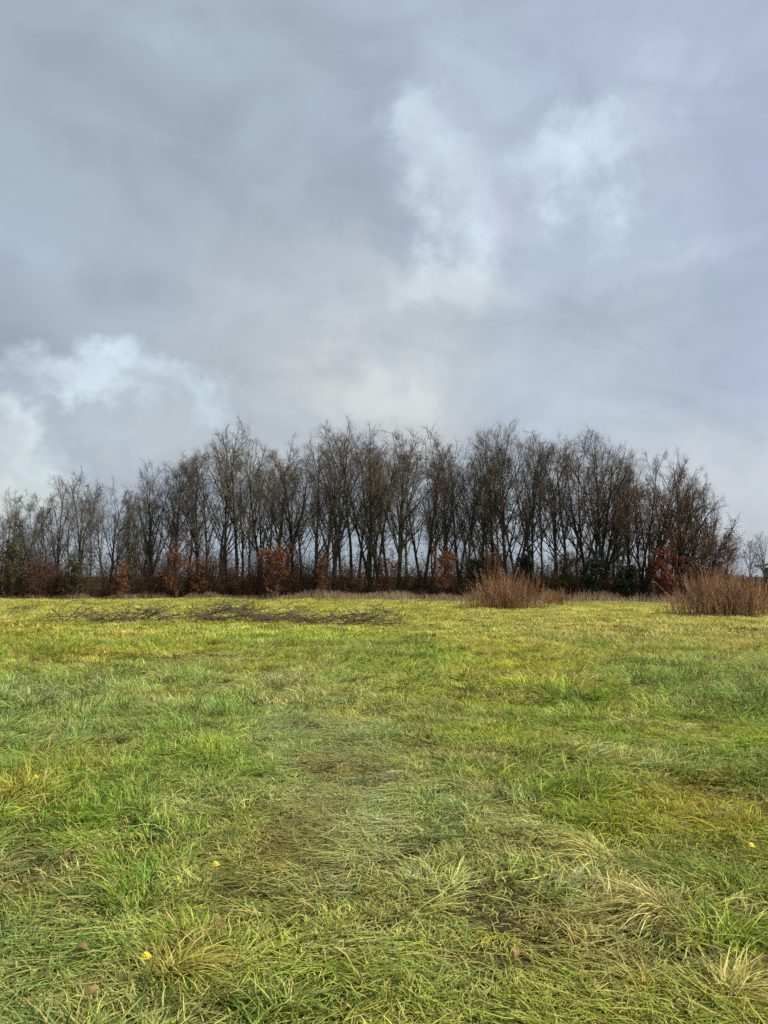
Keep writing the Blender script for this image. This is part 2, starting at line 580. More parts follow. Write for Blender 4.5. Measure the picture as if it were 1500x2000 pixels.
# wood edge as a curve: distance of the foot of the trees for a pixel column
EDGE_PX = np.array([-400, 0, 400, 800, 1000, 1200, 1400, 1600], float)
EDGE_Y = np.array([54, 54, 53.5, 52, 50, 48, 46, 44], float)


def edge(px):
    return float(np.interp(px, EDGE_PX, EDGE_Y))


def edge_at_x(x):
    px = 750 + np.asarray(x) / 52.0 * FPX
    return np.interp(px, EDGE_PX, EDGE_Y)


# leaf litter under the trees
lx = np.linspace(-40, 24, 90)
ly = np.linspace(0, 1, 22)
LX, LT = np.meshgrid(lx, ly, indexing='ij')
LY0 = edge_at_x(LX) + 0.3 + (fbm(LX / 2, LX * 0, 5, 3) - 0.5) * 1.6
LY = LY0 + (80 - LY0) * LT
LZ = H(LX, LY) + 0.05
ii = np.arange(LX.size).reshape(LX.shape)
LF = np.stack([ii[:-1, :-1], ii[1:, :-1], ii[1:, 1:], ii[:-1, 1:]], -1).reshape(-1, 4)
obj('woodland_ground', mesh_np('woodland_ground', np.stack([LX, LY, LZ], -1).reshape(-1, 3), [LF], M['litter']), kind='structure')

# ------------------------------------------------------------------ trees
TOPZ = {}


def tree_proto(seed, kind):
    """meshes of an 11 m tree: trunk with its limbs, crown of branches and twigs, leaves that still hang on"""
    r = np.random.default_rng(seed)
    Ht = 11.0
    K0 = 13
    p = dict(cb=0.27, ang=(18, 46), ll=(0.22, 0.44), n1=19, rf=0.5, cw=0.245, stems=[(0, 0, 0)], tw=1.0, leaf=0, rad=0.0135, up1=0.06, n4=3, n2=6, n3=5)
    if kind == 'slim':
        p.update()
    elif kind == 'forked':
        s = r.uniform(0, 6.28)
        p.update(stems=[(s, r.uniform(6, 10), 0), (s + 3.1, r.uniform(8, 13), r.uniform(0.15, 0.35))], n1=16)
    elif kind == 'triple':
        s = r.uniform(0, 6.28)
        p.update(stems=[(s, 6, 0), (s + 2.1, 12, 0.12), (s + 4.2, 14, 0.2)], n1=11)
    elif kind == 'spread':
        p.update(cb=0.16, ang=(20, 45), ll=(0.36, 0.60), n1=18, rad=0.016, up1=0.06, cw=0.33, rf=0.65)
    elif kind == 'lone':
        p.update(cb=0.4, ang=(22, 44), ll=(0.26, 0.42), n1=14)
    elif kind == 'lean':                     # limbs thrown out to +X
        p.update(stems=[(0, 9, 0), (0.15, 24, 0.05), (-0.3, 37, 0.08), (0.4, 50, 0.12), (3.0, 5, 0.1)], cb=0.2, n1=11, ang=(18, 42), ll=(0.2, 0.36), leaf=0.16, rad=0.016, up1=0.05)
    elif kind == 'arch':                     # limbs bowing outwards and low, brown leaves below
        p.update(stems=[(0, 12, 0), (0.2, 30, 0.04), (-0.4, 44, 0.06), (0.5, 58, 0.08), (-0.2, 64, 0.1), (3.0, 8, 0.1)], rf=0.65, cb=0.16, n1=11, ang=(20, 45), ll=(0.2, 0.36), leaf=0.3, rad=0.015, up1=0.04)
    elif kind == 'bushy':
        s = r.uniform(0, 6.28)
        p.update(stems=[(s + k * 1.3, r.uniform(4, 20), 0.0) for k in range(5)], cb=0.1, n1=12, ang=(18, 40), ll=(0.16, 0.28), rad=0.009, n2=6, n3=6)
    elif kind == 'russet':
        p.update(cb=0.12, ang=(25, 55), ll=(0.36, 0.62), n1=20, rad=0.016, cw=0.40, rf=0.65, leaf=0.3)
    elif kind == 'leafy':
        p.update(leaf=0.10)
    stems_P, stems_R = [], []
    for (az, ln, f0) in p['stems']:
        L = Ht * (1 - f0) / max(math.cos(math.radians(ln)), 0.55) * (0.86 if not stems_P else r.uniform(0.74, 0.86))
        if ln > 30:
            L *= 0.72
        if stems_P and f0 > 0:
            k = f0 * (K0 - 1)
            i0 = int(k)
            start = stems_P[0][i0] * (1 - (k - i0)) + stems_P[0][i0 + 1] * (k - i0)
            r0 = stems_R[0][i0] * 0.8
        else:
            start = np.array([r.normal(0, 0.12), r.normal(0, 0.12), -0.25]) if stems_P else np.array([0, 0, -0.25])
            r0 = Ht * p['rad'] * (1.0 if not stems_P else r.uniform(0.6, 0.9))
        a = math.radians(ln)
        d = np.array([math.sin(a) * math.cos(az), math.sin(a) * math.sin(az), math.cos(a)])
        P = [start]
        for k in range(K0 - 1):
            d = d + r.normal(0, 0.04, 3) + np.array([0, 0, 0.012 if ln < 20 else 0.018])
            d /= np.linalg.norm(d)
            P.append(P[-1] + d * L / (K0 - 1))
        P = np.array(P)
        if kind in ('lean', 'arch'):
            for fct in np.linspace(1.0, 0.3, 15):
                q = P[0] + (P[-1] - P[0]) * fct
                if ((q[0] - 1.0) / 5.2) ** 2 + (q[1] / 5.2) ** 2 + (max(q[2] - 4, 0) / 6.6) ** 2 < 0.85:
                    break
            P = P[:1] + (P - P[:1]) * fct
        stems_P.append(P)
        rr = r0 * (1 - 0.93 * np.linspace(0, 1, K0) ** 0.85)
        if f0 == 0:
            rr[0] *= 1.45
            rr[1] *= 1.05
        stems_R.append(np.maximum(rr, 0.012))
    P0, R0 = np.array(stems_P), np.array(stems_R)
    P1, R1 = grow(r, P0, R0, p['n1'], p['cb'], 0.97, p['ang'], p['ll'], 7, p['rf'], up=p['up1'], wig=0.055, rmin=0.02, fade=p.get('fade', 0.2))
    if kind != 'bushy':
        # shoots that would pass the rounded outline of the crown stay shorter
        zc, rz_, rx_ = 0.52 * Ht, 0.46 * Ht, p.get('cw', 0.25) * Ht
        d1 = P1[:, -1] - P1[:, 0]
        best = np.full(len(P1), 0.22)
        for fct in np.linspace(0.3, 1.15, 12):
            q = P1[:, 0] + d1 * fct
            if kind in ('lean', 'arch'):
                e_ = ((q[:, 0] - 1.0) / 5.2) ** 2 + (q[:, 1] / 5.2) ** 2 + (np.maximum(q[:, 2] - 4, 0) / 6.6) ** 2
            else:
                e_ = (q[:, 0] ** 2 + q[:, 1] ** 2) / rx_ ** 2 + np.maximum(q[:, 2] - zc, 0) ** 2 / rz_ ** 2
            inside = e_ < r.uniform(0.85, 1.1, len(P1))
            best = np.where(inside, fct, best)
        P1 = P1[:, :1] + (P1 - P1[:, :1]) * best[:, None, None]
    P2, R2 = grow(r, P1, R1, p['n2'], 0.22, 0.98, (24, 56), (0.26, 0.48), 5, 0.6, up=0.02, wig=0.09, rmin=0.010)
    if kind != 'bushy':
        best = np.full(len(P2), 0.35)
        d2 = P2[:, -1] - P2[:, 0]
        for fct in np.linspace(0.4, 1.1, 10):
            q = P2[:, 0] + d2 * fct
            if kind in ('lean', 'arch'):
                e_ = ((q[:, 0] - 1.0) / 5.2) ** 2 + (q[:, 1] / 5.2) ** 2 + (np.maximum(q[:, 2] - 4, 0) / 6.6) ** 2
            else:
                e_ = (q[:, 0] ** 2 + q[:, 1] ** 2) / rx_ ** 2 + np.maximum(q[:, 2] - zc, 0) ** 2 / rz_ ** 2
            best = np.where(e_ < 1.12, fct, best)
        P2 = P2[:, :1] + (P2 - P2[:, :1]) * best[:, None, None]
    P3, R3 = grow(r, P2, R2, p['n3'], 0.2, 1.0, (24, 58), (0.34, 0.62), 3, 0.65, up=0.02, wig=0.12, rmin=0.0058)
    P4, R4 = grow(r, P3, R3, p['n4'], 0.2, 1.0, (20, 55), None, 2, 0.7, up=0.08, wig=0.1, rmin=0.0036, lenabs=(0.2, 0.5))
    # short shoots along the lower stem
    P5, R5 = grow(r, P0, R0, 14, 0.12, 0.6, (45, 85), None, 4, 0.12, up=0.12, wig=0.2, rmin=0.008, lenabs=(0.3, 1.1))
    P6, R6 = grow(r, P5, R5, 5, 0.2, 1.0, (25, 60), None, 2, 0.7, rmin=0.006, lenabs=(0.12, 0.4))
    tv, tf = join([tubes(P0, R0, 7), tubes(P1, R1, 5)])
    cv, cf = join([tubes(P2, R2, 4), tubes(P3, R3, 3), tubes(P4, R4, 3), tubes(P5, R5, 3), tubes(P6, R6, 3)])
    global TOPZ
    TOPZ[(seed, kind)] = float(np.percentile(P4[:, 1, 2], 99.7))
    tm = mesh_np('trunk', tv, tf, M['bark'])
    cm = mesh_np('crown', cv, cf, M['twig_olive'] if kind in ('bushy',) else M['twig'])
    lm = None
    if p['leaf']:
        e = P4[:, 1]
        c = vnoise(e[:, 0] * 0.9 + e[:, 1] * 0.5, e[:, 2] * 0.9, seed)
        low = 1.1 - 1.1 * e[:, 2] / Ht if kind in ('lean', 'arch', 'russet') else 0.5 + 0 * e[:, 2]
        keep = (c * low > (0.26 if kind == 'leafy' else 0.2)) & (r.random(len(e)) < p['leaf'] * 3)
        e = e[keep]
        e = np.concatenate([e + r.normal(0, 0.08, e.shape) for _ in range(2 if kind == 'leafy' else 4)])
        v, f = leaf_quads(r, e, 0.055)
        lm = mesh_np('leaves', v, [f], M['brown_leaf'])
    return tm, cm, lm, TOPZ[(seed, kind)]


PROTO = {}
for k, seeds in {'slim': (11, 12, 13, 14, 15), 'forked': (21, 22, 23), 'triple': (31, 32), 'spread': (41, 42), 'lone': (51,), 'lean': (61,), 'arch': (63,), 'russet': (64, 65), 'bushy': (71, 72), 'leafy': (81, 82)}.items():
    PROTO[k] = [tree_proto(s, k) for s in seeds]


def tree(px, top, kind, Y, label, group, rz=None, v=0, wide=1.0, name='bare_tree', cat='tree'):
    x = at(px, Y)
    z = h1(x, Y)
    tm, cm, lm, tz = PROTO[kind][v % len(PROTO[kind])]
    s = (hgt(top, Y, px) - z) / tz
    rz = RNG.uniform(0, 6.28) if rz is None else rz
    e = bpy.data.objects.new(name, None)
    COL.objects.link(e)
    e.location = (x, Y, z)
    e.rotation_euler = (RNG.normal(0, 0.03), RNG.normal(0, 0.03), rz)
    e.scale = (s * wide, s * wide, s)
    e['label'], e['category'], e['group'] = label, cat, group
    obj('trunk', tm, e)
    obj('crown', cm, e)
    if lm:
        obj('leaves', lm, e)
    return e


WOOD = 'bare trees of the copse'
# front row, read from the photograph: pixel column, pixel row of the top, habit, extra distance, label
FRONT = [
    (8, 948, 'lone', 2, 0.7, 'thin pole-like bare tree rising at the far left edge of the copse'),
    (38, 990, 'bushy', 0, 1.1, 'olive-brown twiggy thicket tree, leftmost of the low bushy ones'),
    (75, 958, 'bushy', 0.6, 0.9, 'olive-brown bushy tree between the leftmost thicket and the first rounded crown'),
    (108, 925, 'slim', 1.2, 1.0, 'slender bare tree left of the dark trunk with the branch slanting left'),
    (160, 910, 'forked', 0, 1.0, 'dark bare tree topping the low left hump, thick branch slanting out left'),
    (216, 932, 'slim', 0.4, 1.0, 'straight bare tree at the right end of the low left hump'),
    (246, 972, 'bushy', 0, 0.8, 'short twiggy tree in the dip between left hump and main copse'),
    (275, 930, 'slim', 0.8, 1.0, 'bare tree just right of the dip in the left skyline'),
    (303, 893, 'spread', 1.4, 0.8, 'bare tree whose rounded crown stands alone above the first step of the skyline'),
    (345, 880, 'slim', 2.0, 1.0, 'bare tree behind the tall orange sapling, halfway up the left slope of skyline'),
    (386, 868, 'forked', 0.2, 1.0, 'dark twin-stemmed tree just right of the tall orange sapling'),
    (432, 822, 'lone', 0, 0.9, 'pale-trunked tall tree whose open top leans left beside the highest left crown'),
    (464, 806, 'lone', 0.6, 1.0, 'tallest open-crowned tree of the left half, standing clear of its neighbours'),
    (503, 850, 'slim', 0.2, 1.0, 'bare tree directly right of the tallest open-crowned tree on the left'),
    (545, 862, 'slim', 0, 1.0, 'straight dark tree rising behind the broad round rusty shrub'),
    (572, 842, 'slim', 1.2, 1.0, 'slender tree with small peak above the broad rusty shrub'),
    (617, 848, 'slim', 0, 0.8, 'ruler-straight thin tree with sky gaps on both sides of its trunk'),
    (650, 815, 'forked', 0, 1.0, 'thick dark twin tree under the left of the paired central peaks'),
    (684, 806, 'lone', 1.0, 0.9, 'bare tree forming the right and highest of the paired central peaks'),
    (720, 830, 'triple', 0, 1.0, 'many-stemmed tree fanning upward right of the paired central peaks'),
    (744, 842, 'forked', 0.5, 1.0, 'stout trunk dividing into a wide V near the middle of the copse'),
    (782, 828, 'leafy', 0, 1.1, 'tree with reddish-brown leaves still on its top, left of the bright sky chink'),
    (826, 832, 'slim', 0, 1.0, 'very straight dark trunk just right of the small bright sky chink'),
    (872, 846, 'leafy', 0, 0.9, 'thick brown-leaved tree above the orange shrub beside the dark holly'),
    (906, 858, 'forked', 0.3, 1.0, 'tree leaning over the arched sky gap above the dark holly'),
    (940, 838, 'forked', 0, 1.0, 'thick trunk rising right behind the dark holly'),
    (964, 825, 'slim', 1.0, 1.0, 'bare tree between the holly trunk and the tall domed crown'),
    (991, 814, 'spread', 0, 0.75, 'tall straight tree with the highest domed crown right of centre'),
    (1018, 838, 'slim', 0.4, 1.0, 'slim tree close on the right of the highest domed crown'),
    (1042, 848, 'leafy', 0, 0.8, 'tree with scattered brown leaves above the russet reed clump'),
    (1086, 842, 'slim', 0, 1.0, 'bare tree standing over the right end of the russet reed clump'),
    (1112, 845, 'slim', 0.6, 1.0, 'thin bare tree between reed clump and the thick forking trunk'),
    (1146, 838, 'triple', 0, 1.0, 'thick trunk forking into several upright stems left of the slanting tree'),
    (1172, 838, 'spread', 0.4, 0.9, 'bare tree with rounded top directly before the steep slope of skyline'),
    (1222, 880, 'slim', 0.8, 1.0, 'thin upright stem inside the wide gap under the slanting limbs'),
]
for i, (px, top, kind, dy, wd, lab) in enumerate(FRONT):
    tree(px, top, kind, edge(px) + 1.2 + dy, lab, WOOD, v=i, wide=wd)
# the outward leaning trees that close the copse on the right
tree(1168, 862, 'lean', edge(1168) + 1.4, 'dark tree with bundle of limbs slanting steeply to the upper right', WOOD, rz=0.15, wide=0.55)
tree(1250, 880, 'lean', edge(1262) + 1.0, 'brown-leaved tree arching right above the dark crimson shrub', WOOD, rz=-0.2, wide=0.72)
tree(1302, 922, 'arch', edge(1302) + 0.6, 'outermost wide tree whose limbs sweep right to end the copse', WOOD, rz=0.1, wide=0.78)
tree(1364, 922, 'russet', edge(1350) + 1.6, 'russet-leaved tree whose crown drops sharply to the gap at the right end of the copse', WOOD, v=0, wide=1.0)
tree(1392, 944, 'russet', edge(1390) + 2.5, 'brown-leaved tree at the very end of the copse, half behind the large right russet clump', WOOD, v=1, rz=1.0, wide=0.62)
tree(1318, 896, 'spread', edge(1318) + 2.6, 'grey-brown tree filling the right slope between the arching tree and the russet end tree', WOOD, v=1, wide=1.15)
tree(1235, 930, 'russet', edge(1235) + 2.2, 'bushy russet-leaved tree under the slanting limbs, left of the crimson shrub', WOOD, v=1, wide=0.5)
tree(1408, 1040, 'slim', edge(1406) + 6, 'small thin tree just outside the right end of the copse', WOOD, v=3, wide=1.1)

SKY_X = [-500, -200, 0, 60, 110, 165, 225, 245, 280, 300, 340, 400, 465, 510, 535, 570, 600, 650, 690, 720, 775, 850, 870, 890, 920, 960, 990, 1030, 1130, 1190, 1220, 1260, 1320, 1350]
SKY_Y = [1010, 985, 970, 965, 935, 925, 945, 975, 930, 910, 890, 850, 850, 868, 880, 862, 866, 845, 840, 846, 842, 850, 868, 856, 862, 846, 838, 850, 852, 850, 868, 895, 930, 985]
BANDS = [(-330, -10, 'bare tree beyond the left end of the copse in view'),
         (0, 240, 'slender bare tree in the crowded rows behind the low left hump'),
         (240, 480, 'thin bare tree in the rear rows behind the tall orange sapling'),
         (480, 700, 'thin bare tree in the rear rows behind the broad rusty shrub'),
         (700, 920, 'thin bare tree in the rear rows behind the very straight central trunk'),
         (920, 1130, 'thin bare tree in the rear rows behind the russet reed clump'),
         (1130, 1345, 'thin bare tree in the rear rows behind the slanting limbs')]
NB = [6, 10, 11, 11, 10, 8, 5]
for (a, b, lab), n in zip(BANDS, NB):
    for k in range(n):
        px = a + (b - a) * (k + RNG.uniform(0.1, 0.9)) / n
        dy = RNG.uniform(3.5, 17)
        if px > 1250:
            dy = RNG.uniform(3, 8)
        top = np.interp(px, SKY_X, SKY_Y) + RNG.uniform(0, 45)
        kd = RNG.choice(['slim', 'slim', 'slim', 'forked', 'leafy', 'bushy' if px < 330 else 'slim'])
        tree(px, top, kd, edge(px) + dy, lab, 'rear rows: ' + lab, v=int(RNG.integers(0, 9)), wide=RNG.uniform(0.75, 1.05))

# far trees beyond the right hedge
for i, (px, top, Y, lab) in enumerate([
        (1424, 1052, 120, 'faint grey far tree beside the end of the copse'),
        (1462, 1052, 130, 'pale far tree between the sky gap and the shed roof'),
        (1494, 1036, 125, 'pale far tree rising behind the shed roof at the right edge'),
        (1535, 1040, 128, 'pale far tree beyond the right edge of the field')]):
    tree(px, top, 'spread', Y, lab, 'far trees beyond the hedge', v=i, wide=1.1)

# ------------------------------------------------------------------ shrubs
def shrub_proto(seed, ht, wd, leafmat, n_leaf, lsize, stems=9, stemmat='scrub'):
    r = np.random.default_rng(seed)
    K = 6
    P = np.empty((stems, K, 3))
    ang = r.uniform(0, 6.28, stems)
    spread = r.uniform(0.0, 0.75, stems) * wd / 2
    for k in range(K):
        f = k / (K - 1)
        P[:, k, 0] = np.cos(ang) * spread * f ** 0.8
        P[:, k, 1] = np.sin(ang) * spread * f ** 0.8
        P[:, k, 2] = -0.08 + ht * r.uniform(0.75, 1.0, stems) * f
    P[:, 1:] += r.normal(0, 0.04 * wd, (stems, K - 1, 3)) * [1, 1, 0.4]
    R = np.full((stems, K), 0.02) * np.linspace(1, 0.4, K)
    P1, R1 = grow(r, P, R, 9, 0.15, 1.0, (30, 70), (0.18, 0.4), 4, 0.6, up=0.05, wig=0.18, rmin=0.009)
    P2, R2 = grow(r, P1, R1, 6, 0.15, 1.0, (25, 65), (0.25, 0.55), 3, 0.65, up=0.03, wig=0.2, rmin=0.006)
    sv_, sf = join([tubes(P, R, 5), tubes(P1, R1, 3), tubes(P2, R2, 3)])
    pts = P2[r.integers(0, len(P2), n_leaf), r.integers(1, 3, n_leaf)] + r.normal(0, 0.07, (n_leaf, 3))
    pts = pts[(pts[:, 2] > 0.03) & (vnoise(pts[:, 0] * 2.2 + pts[:, 1] * 1.7, pts[:, 2] * 2.2 + pts[:, 1], seed) > 0.36)]
    lv, lf = leaf_quads(r, pts, lsize)
    return mesh_np('stems', sv_, sf, M[stemmat]), mesh_np('leaves', lv, [lf], M[leafmat])


SHR = {
    'rust_tall': shrub_proto(101, 4.2, 1.5, 'rust_leaf', 2300, 0.06),
    'rust_round': shrub_proto(102, 3.7, 3.0, 'rust_leaf', 5200, 0.06, 12),
    'rust_thin': shrub_proto(103, 3.0, 1.9, 'rust_leaf', 1700, 0.06),
    'brown': shrub_proto(104, 2.6, 2.4, 'brown_leaf', 2300, 0.06, 10),
    'crimson': shrub_proto(105, 2.6, 3.6, 'crimson_leaf', 5200, 0.06, 13),
    'holly': shrub_proto(106, 2.6, 2.2, 'evergreen', 5200, 0.065, 10),
    'olive': shrub_proto(107, 2.6, 2.8, 'olive_leaf', 3000, 0.055, 12),
}


def shrub(kind, px, top, dy, wpx, label, cat='shrub', group='shrubs along the foot of the copse', name=None):
    Y = edge(px) + dy
    x = at(px, Y)
    z = h1(x, Y)
    base_h, base_w = {'rust_tall': (4.2, 1.5), 'rust_round': (3.7, 3.0), 'rust_thin': (3.0, 1.9), 'brown': (2.6, 2.4), 'crimson': (2.6, 3.6), 'holly': (2.6, 2.2), 'olive': (2.6, 2.8)}[kind]
    sz = (hgt(top, Y) - z) / base_h
    sx = wpx * Y / FPX / base_w
    e = bpy.data.objects.new(name or {'rust_tall': 'oak_sapling', 'holly': 'holly_bush'}.get(kind, 'shrub'), None)
    COL.objects.link(e)
    e.location = (x, Y, z)
    e.rotation_euler = (0, 0, RNG.uniform(0, 6.28))
    e.scale = (sx, sx, sz)
    e['label'], e['category'], e['group'] = label, cat, group
    st, lv = SHR[kind]
    obj('stems', st, e)
    obj('leaves', lv, e)
    return e


for a in [
    ('olive', 18, 1052, -0.2, 90, 'olive leafy shrub at the left edge of the copse foot'),
    ('brown', 62, 1098, -0.4, 70, 'brown-leaved shrub between the two olive shrubs at the left'),
    ('olive', 150, 1080, -0.3, 80, 'olive leafy shrub under the dark tree of the left hump'),
    ('brown', 115, 1110, 0.2, 60, 'low brown shrub just left of the second olive shrub'),
    ('rust_thin', 240, 1098, -0.3, 52, 'small dark rusty shrub under the dip in the skyline'),
    ('rust_tall', 345, 1042, -0.3, 48, 'tall narrow orange-leaved oak sapling, brightest on the left'),
    ('brown', 300, 1118, 0.0, 70, 'low brown shrub left of the tall orange sapling'),
    ('rust_thin', 392, 1090, 0.3, 55, 'thin rusty-leaved shrub right of the tall orange sapling'),
    ('brown', 455, 1105, 0.3, 70, 'low brown shrub below the tallest left tree'),
    ('rust_round', 540, 1058, -0.5, 82, 'broad round rusty-orange shrub, largest in the left half'),
    ('rust_thin', 630, 1072, -0.2, 42, 'narrow rusty shrub at the foot of the ruler-straight tree'),
    ('brown', 690, 1105, 0.2, 60, 'low dark brown shrub below the paired central peaks'),
    ('brown', 755, 1080, 0.0, 66, 'brown-leaved shrub at the stout V-shaped trunk'),
    ('brown', 810, 1110, 0.4, 56, 'low brown shrub under the small bright sky chink'),
    ('rust_round', 868, 1066, -0.3, 62, 'orange-leaved shrub just left of the dark holly'),
    ('holly', 922, 1088, -0.2, 66, 'dark green holly bush leaning between orange shrub and reed clump'),
    ('rust_thin', 968, 1078, -0.1, 44, 'small orange-leaved shrub rising behind the russet reed clump'),
    ('holly', 1032, 1082, 0.4, 60, 'dark green holly bush behind the top of the reed clump'),
    ('olive', 1105, 1078, 0.0, 80, 'dull olive-brown shrub right of the reed clump'),
    ('holly', 1172, 1086, -0.1, 84, 'broad dark evergreen bush below the slanting limbs'),
    ('holly', 1232, 1100, 0.1, 70, 'dark evergreen bush touching the left of the crimson shrub'),
    ('crimson', 1300, 1078, -0.2, 110, 'wide dark crimson-brown shrub at the right end of the copse'),
    ('brown', 1352, 1088, 0.3, 70, 'brown shrub on the right flank of the crimson shrub'),
    ('brown', 1392, 1098, 1.0, 60, 'low brown shrub between crimson shrub and right reed clump'),
]:
    shrub(*a)

# ------------------------------------------------------------------ reed-like bramble clumps
def reeds(px, wpx, base_py, top_py, n, label, seed):
    r = np.random.default_rng(seed)
    Y = dist_ground(base_py)
    x = at(px, Y)
    wd = wpx * Y / FPX
    ht = hgt(top_py, Y) - 0.0
    K = 5
    bx = np.where(r.random(n) < 0.75, np.clip(r.normal(0, 0.21, n), -0.55, 0.55), r.uniform(-0.62, 0.62, n))
    by = r.uniform(-0.3, 1.8, n)
    prof = np.clip(1 - (1.75 * bx) ** 4, 0.15, 1) * (0.42 + 1.0 * fbm(bx * 9 + seed, by * 1.5, 3, 3))
    L = ht * prof * r.uniform(0.35, 1.2, n)
    d = np.stack([bx * 0.12 + r.normal(0, 0.2, n), r.normal(-0.05, 0.25, n), np.ones(n)], 1)
    P = np.empty((n, K, 3))
    P[:, 0] = np.stack([bx * wd, by, np.full(n, -0.05)], 1)
    for k in range(1, K):
        d = d + r.normal(0, 0.07, (n, 3)) + np.stack([bx * 0.05, 0 * bx, -0.03 + 0 * bx], 1)
        dd = d / np.linalg.norm(d, axis=1, keepdims=True)
        P[:, k] = P[:, k - 1] + dd * (L / (K - 1))[:, None]
    R = np.full((n, K), 0.0075) * np.linspace(1, 0.5, K)
    P1, R1 = grow(r, P, R, 5, 0.3, 1.0, (15, 45), (0.12, 0.3), 3, 0.7, up=0.1, wig=0.12, rmin=0.005)
    e = bpy.data.objects.new('bramble_clump', None)
    COL.objects.link(e)
    e.location = (x, Y, h1(x, Y))
    e['label'], e['category'], e['group'] = label, 'dead stems', 'russet clumps at the field edge'
    v, f = join([tubes(P, R, 3)])
    sh = r.random(n)
    o1 = obj('stems', mesh_np('stems', v, f, M['bramble'], {'shade': np.repeat(sh, K * 3)}), e)
    o1['kind'] = 'stuff'
    v, f = join([tubes(P1, R1, 3)])
    obj('twigs', mesh_np('twigs', v, f, M['bramble'], {'shade': np.repeat(np.repeat(sh, 5), 9)}), e)['kind'] = 'stuff'
    return e


reeds(992, 165, 1190, 1118, 900, 'russet clump of upright dead stems in front of the holly', 201)
reeds(1430, 210, 1206, 1112, 1100, 'large russet clump of dead stems at the right edge of the field', 202)
reeds(1092, 60, 1184, 1150, 220, 'low reddish dead stems right of the middle reed clump', 203)

# ------------------------------------------------------------------ hedges
def hedge(x0, x1, Y, depth, ht, label, seed, n_leaf, mat, name='hedge'):
    r = np.random.default_rng(seed)
    n = int((x1 - x0) * 14)
    e = bpy.data.objects.new(name, None)
    COL.objects.link(e)
    e.location = ((x0 + x1) / 2, Y, h1((x0 + x1) / 2, Y))
    e['label'], e['category'] = label, 'hedge'
    bx = r.uniform(x0, x1, n) - (x0 + x1) / 2
    prof = ht * (0.5 + 1.0 * fbm(bx / 1.8, bx * 0, seed, 4) ** 1.2)
    K = 4
    P = np.empty((n, K, 3))
    P[:, 0] = np.stack([bx, r.uniform(0, depth, n), np.full(n, -0.1)], 1)
    d = np.stack([r.normal(0, 0.25, n), r.normal(0, 0.2, n), np.ones(n)], 1)
    for k in range(1, K):
        d = d + r.normal(0, 0.15, (n, 3))
        dd = d / np.linalg.norm(d, axis=1, keepdims=True)
        P[:, k] = P[:, k - 1] + dd * (prof * r.uniform(0.8, 1.05, n) / (K - 1))[:, None]
    R = np.full((n, K), 0.014) * np.linspace(1, 0.4, K)
    P1, R1 = grow(r, P, R, 6, 0.1, 1.0, (25, 70), (0.2, 0.4), 3, 0.7, up=0.02, wig=0.2, rmin=0.007)
    v, f = join([tubes(P, R, 3), tubes(P1, R1, 3)])
    obj('stems', mesh_np('stems', v, f, M['scrub']), e)
    pts = P1[r.integers(0, len(P1), n_leaf), r.integers(0, 3, n_leaf)] + r.normal(0, 0.1, (n_leaf, 3))
    pts = pts[pts[:, 2] > 0.02]
    v, f = leaf_quads(r, pts, 0.075)
    obj('leaves', mesh_np('leaves', v, [f], M[mat]), e)


hedge(-40, 23, 74, 2.5, 4.4, 'long dark hedge glimpsed low between the trunks behind the copse', 301, 26000, 'hedge_leaf')
hedge(at(1385, 62), at(1700, 62), 62, 2.2, 2.0, 'dull green hedge behind the russet clump at the right edge', 302, 16000, 'hedge_leaf')

# undergrowth of thin stems and dead leaves under the trees
r = np.random.default_rng(55)
n = 8500
ux = r.uniform(-36, 21.5, n)
uy = edge_at_x(ux) + 0.1 + (fbm(ux / 1.8, ux * 0, 9, 3) - 0.5) * 2.4 + np.abs(r.normal(0, 1, n)) * 4.0
ok = uy < 75
ux, uy = ux[ok], uy[ok]
n = len(ux)
uh = (0.5 + 8.5 * fbm(ux / 1.7, uy / 2.2, 77, 4) ** 2.2) * r.uniform(0.5, 1.1, n)
K = 4
P = np.empty((n, K, 3))
P[:, 0] = np.stack([ux, uy, H(ux, uy) - 0.05], 1)
d = np.stack([r.normal(0, 0.25, n), r.normal(0, 0.2, n), np.ones(n)], 1)
for k in range(1, K):
    d = d + r.normal(0, 0.14, (n, 3))
    dd = d / np.linalg.norm(d, axis=1, keepdims=True)
    P[:, k] = P[:, k - 1] + dd * (uh / (K - 1))[:, None]
R = np.full((n, K), 0.011) * np.linspace(1, 0.45, K)
P1, R1 = grow(r, P, R, 5, 0.15, 1.0, (25, 65), (0.2, 0.45), 3, 0.7, up=0.03, wig=0.2, rmin=0.006)
v, f = join([tubes(P, R, 3), tubes(P1, R1, 3)])
obj('undergrowth', mesh_np('undergrowth', v, f, M['scrub']), kind='stuff', label='brown tangle of stems under the trees')
pts = P1[r.integers(0, len(P1), 22000), r.integers(0, 3, 22000)] + r.normal(0, 0.06, (22000, 3))
v, f = leaf_quads(r, pts, 0.05)
obj('dead_leaves', mesh_np('dead_leaves', v, [f], M['brown_leaf']), kind='stuff', label='brown leaves caught in the undergrowth')

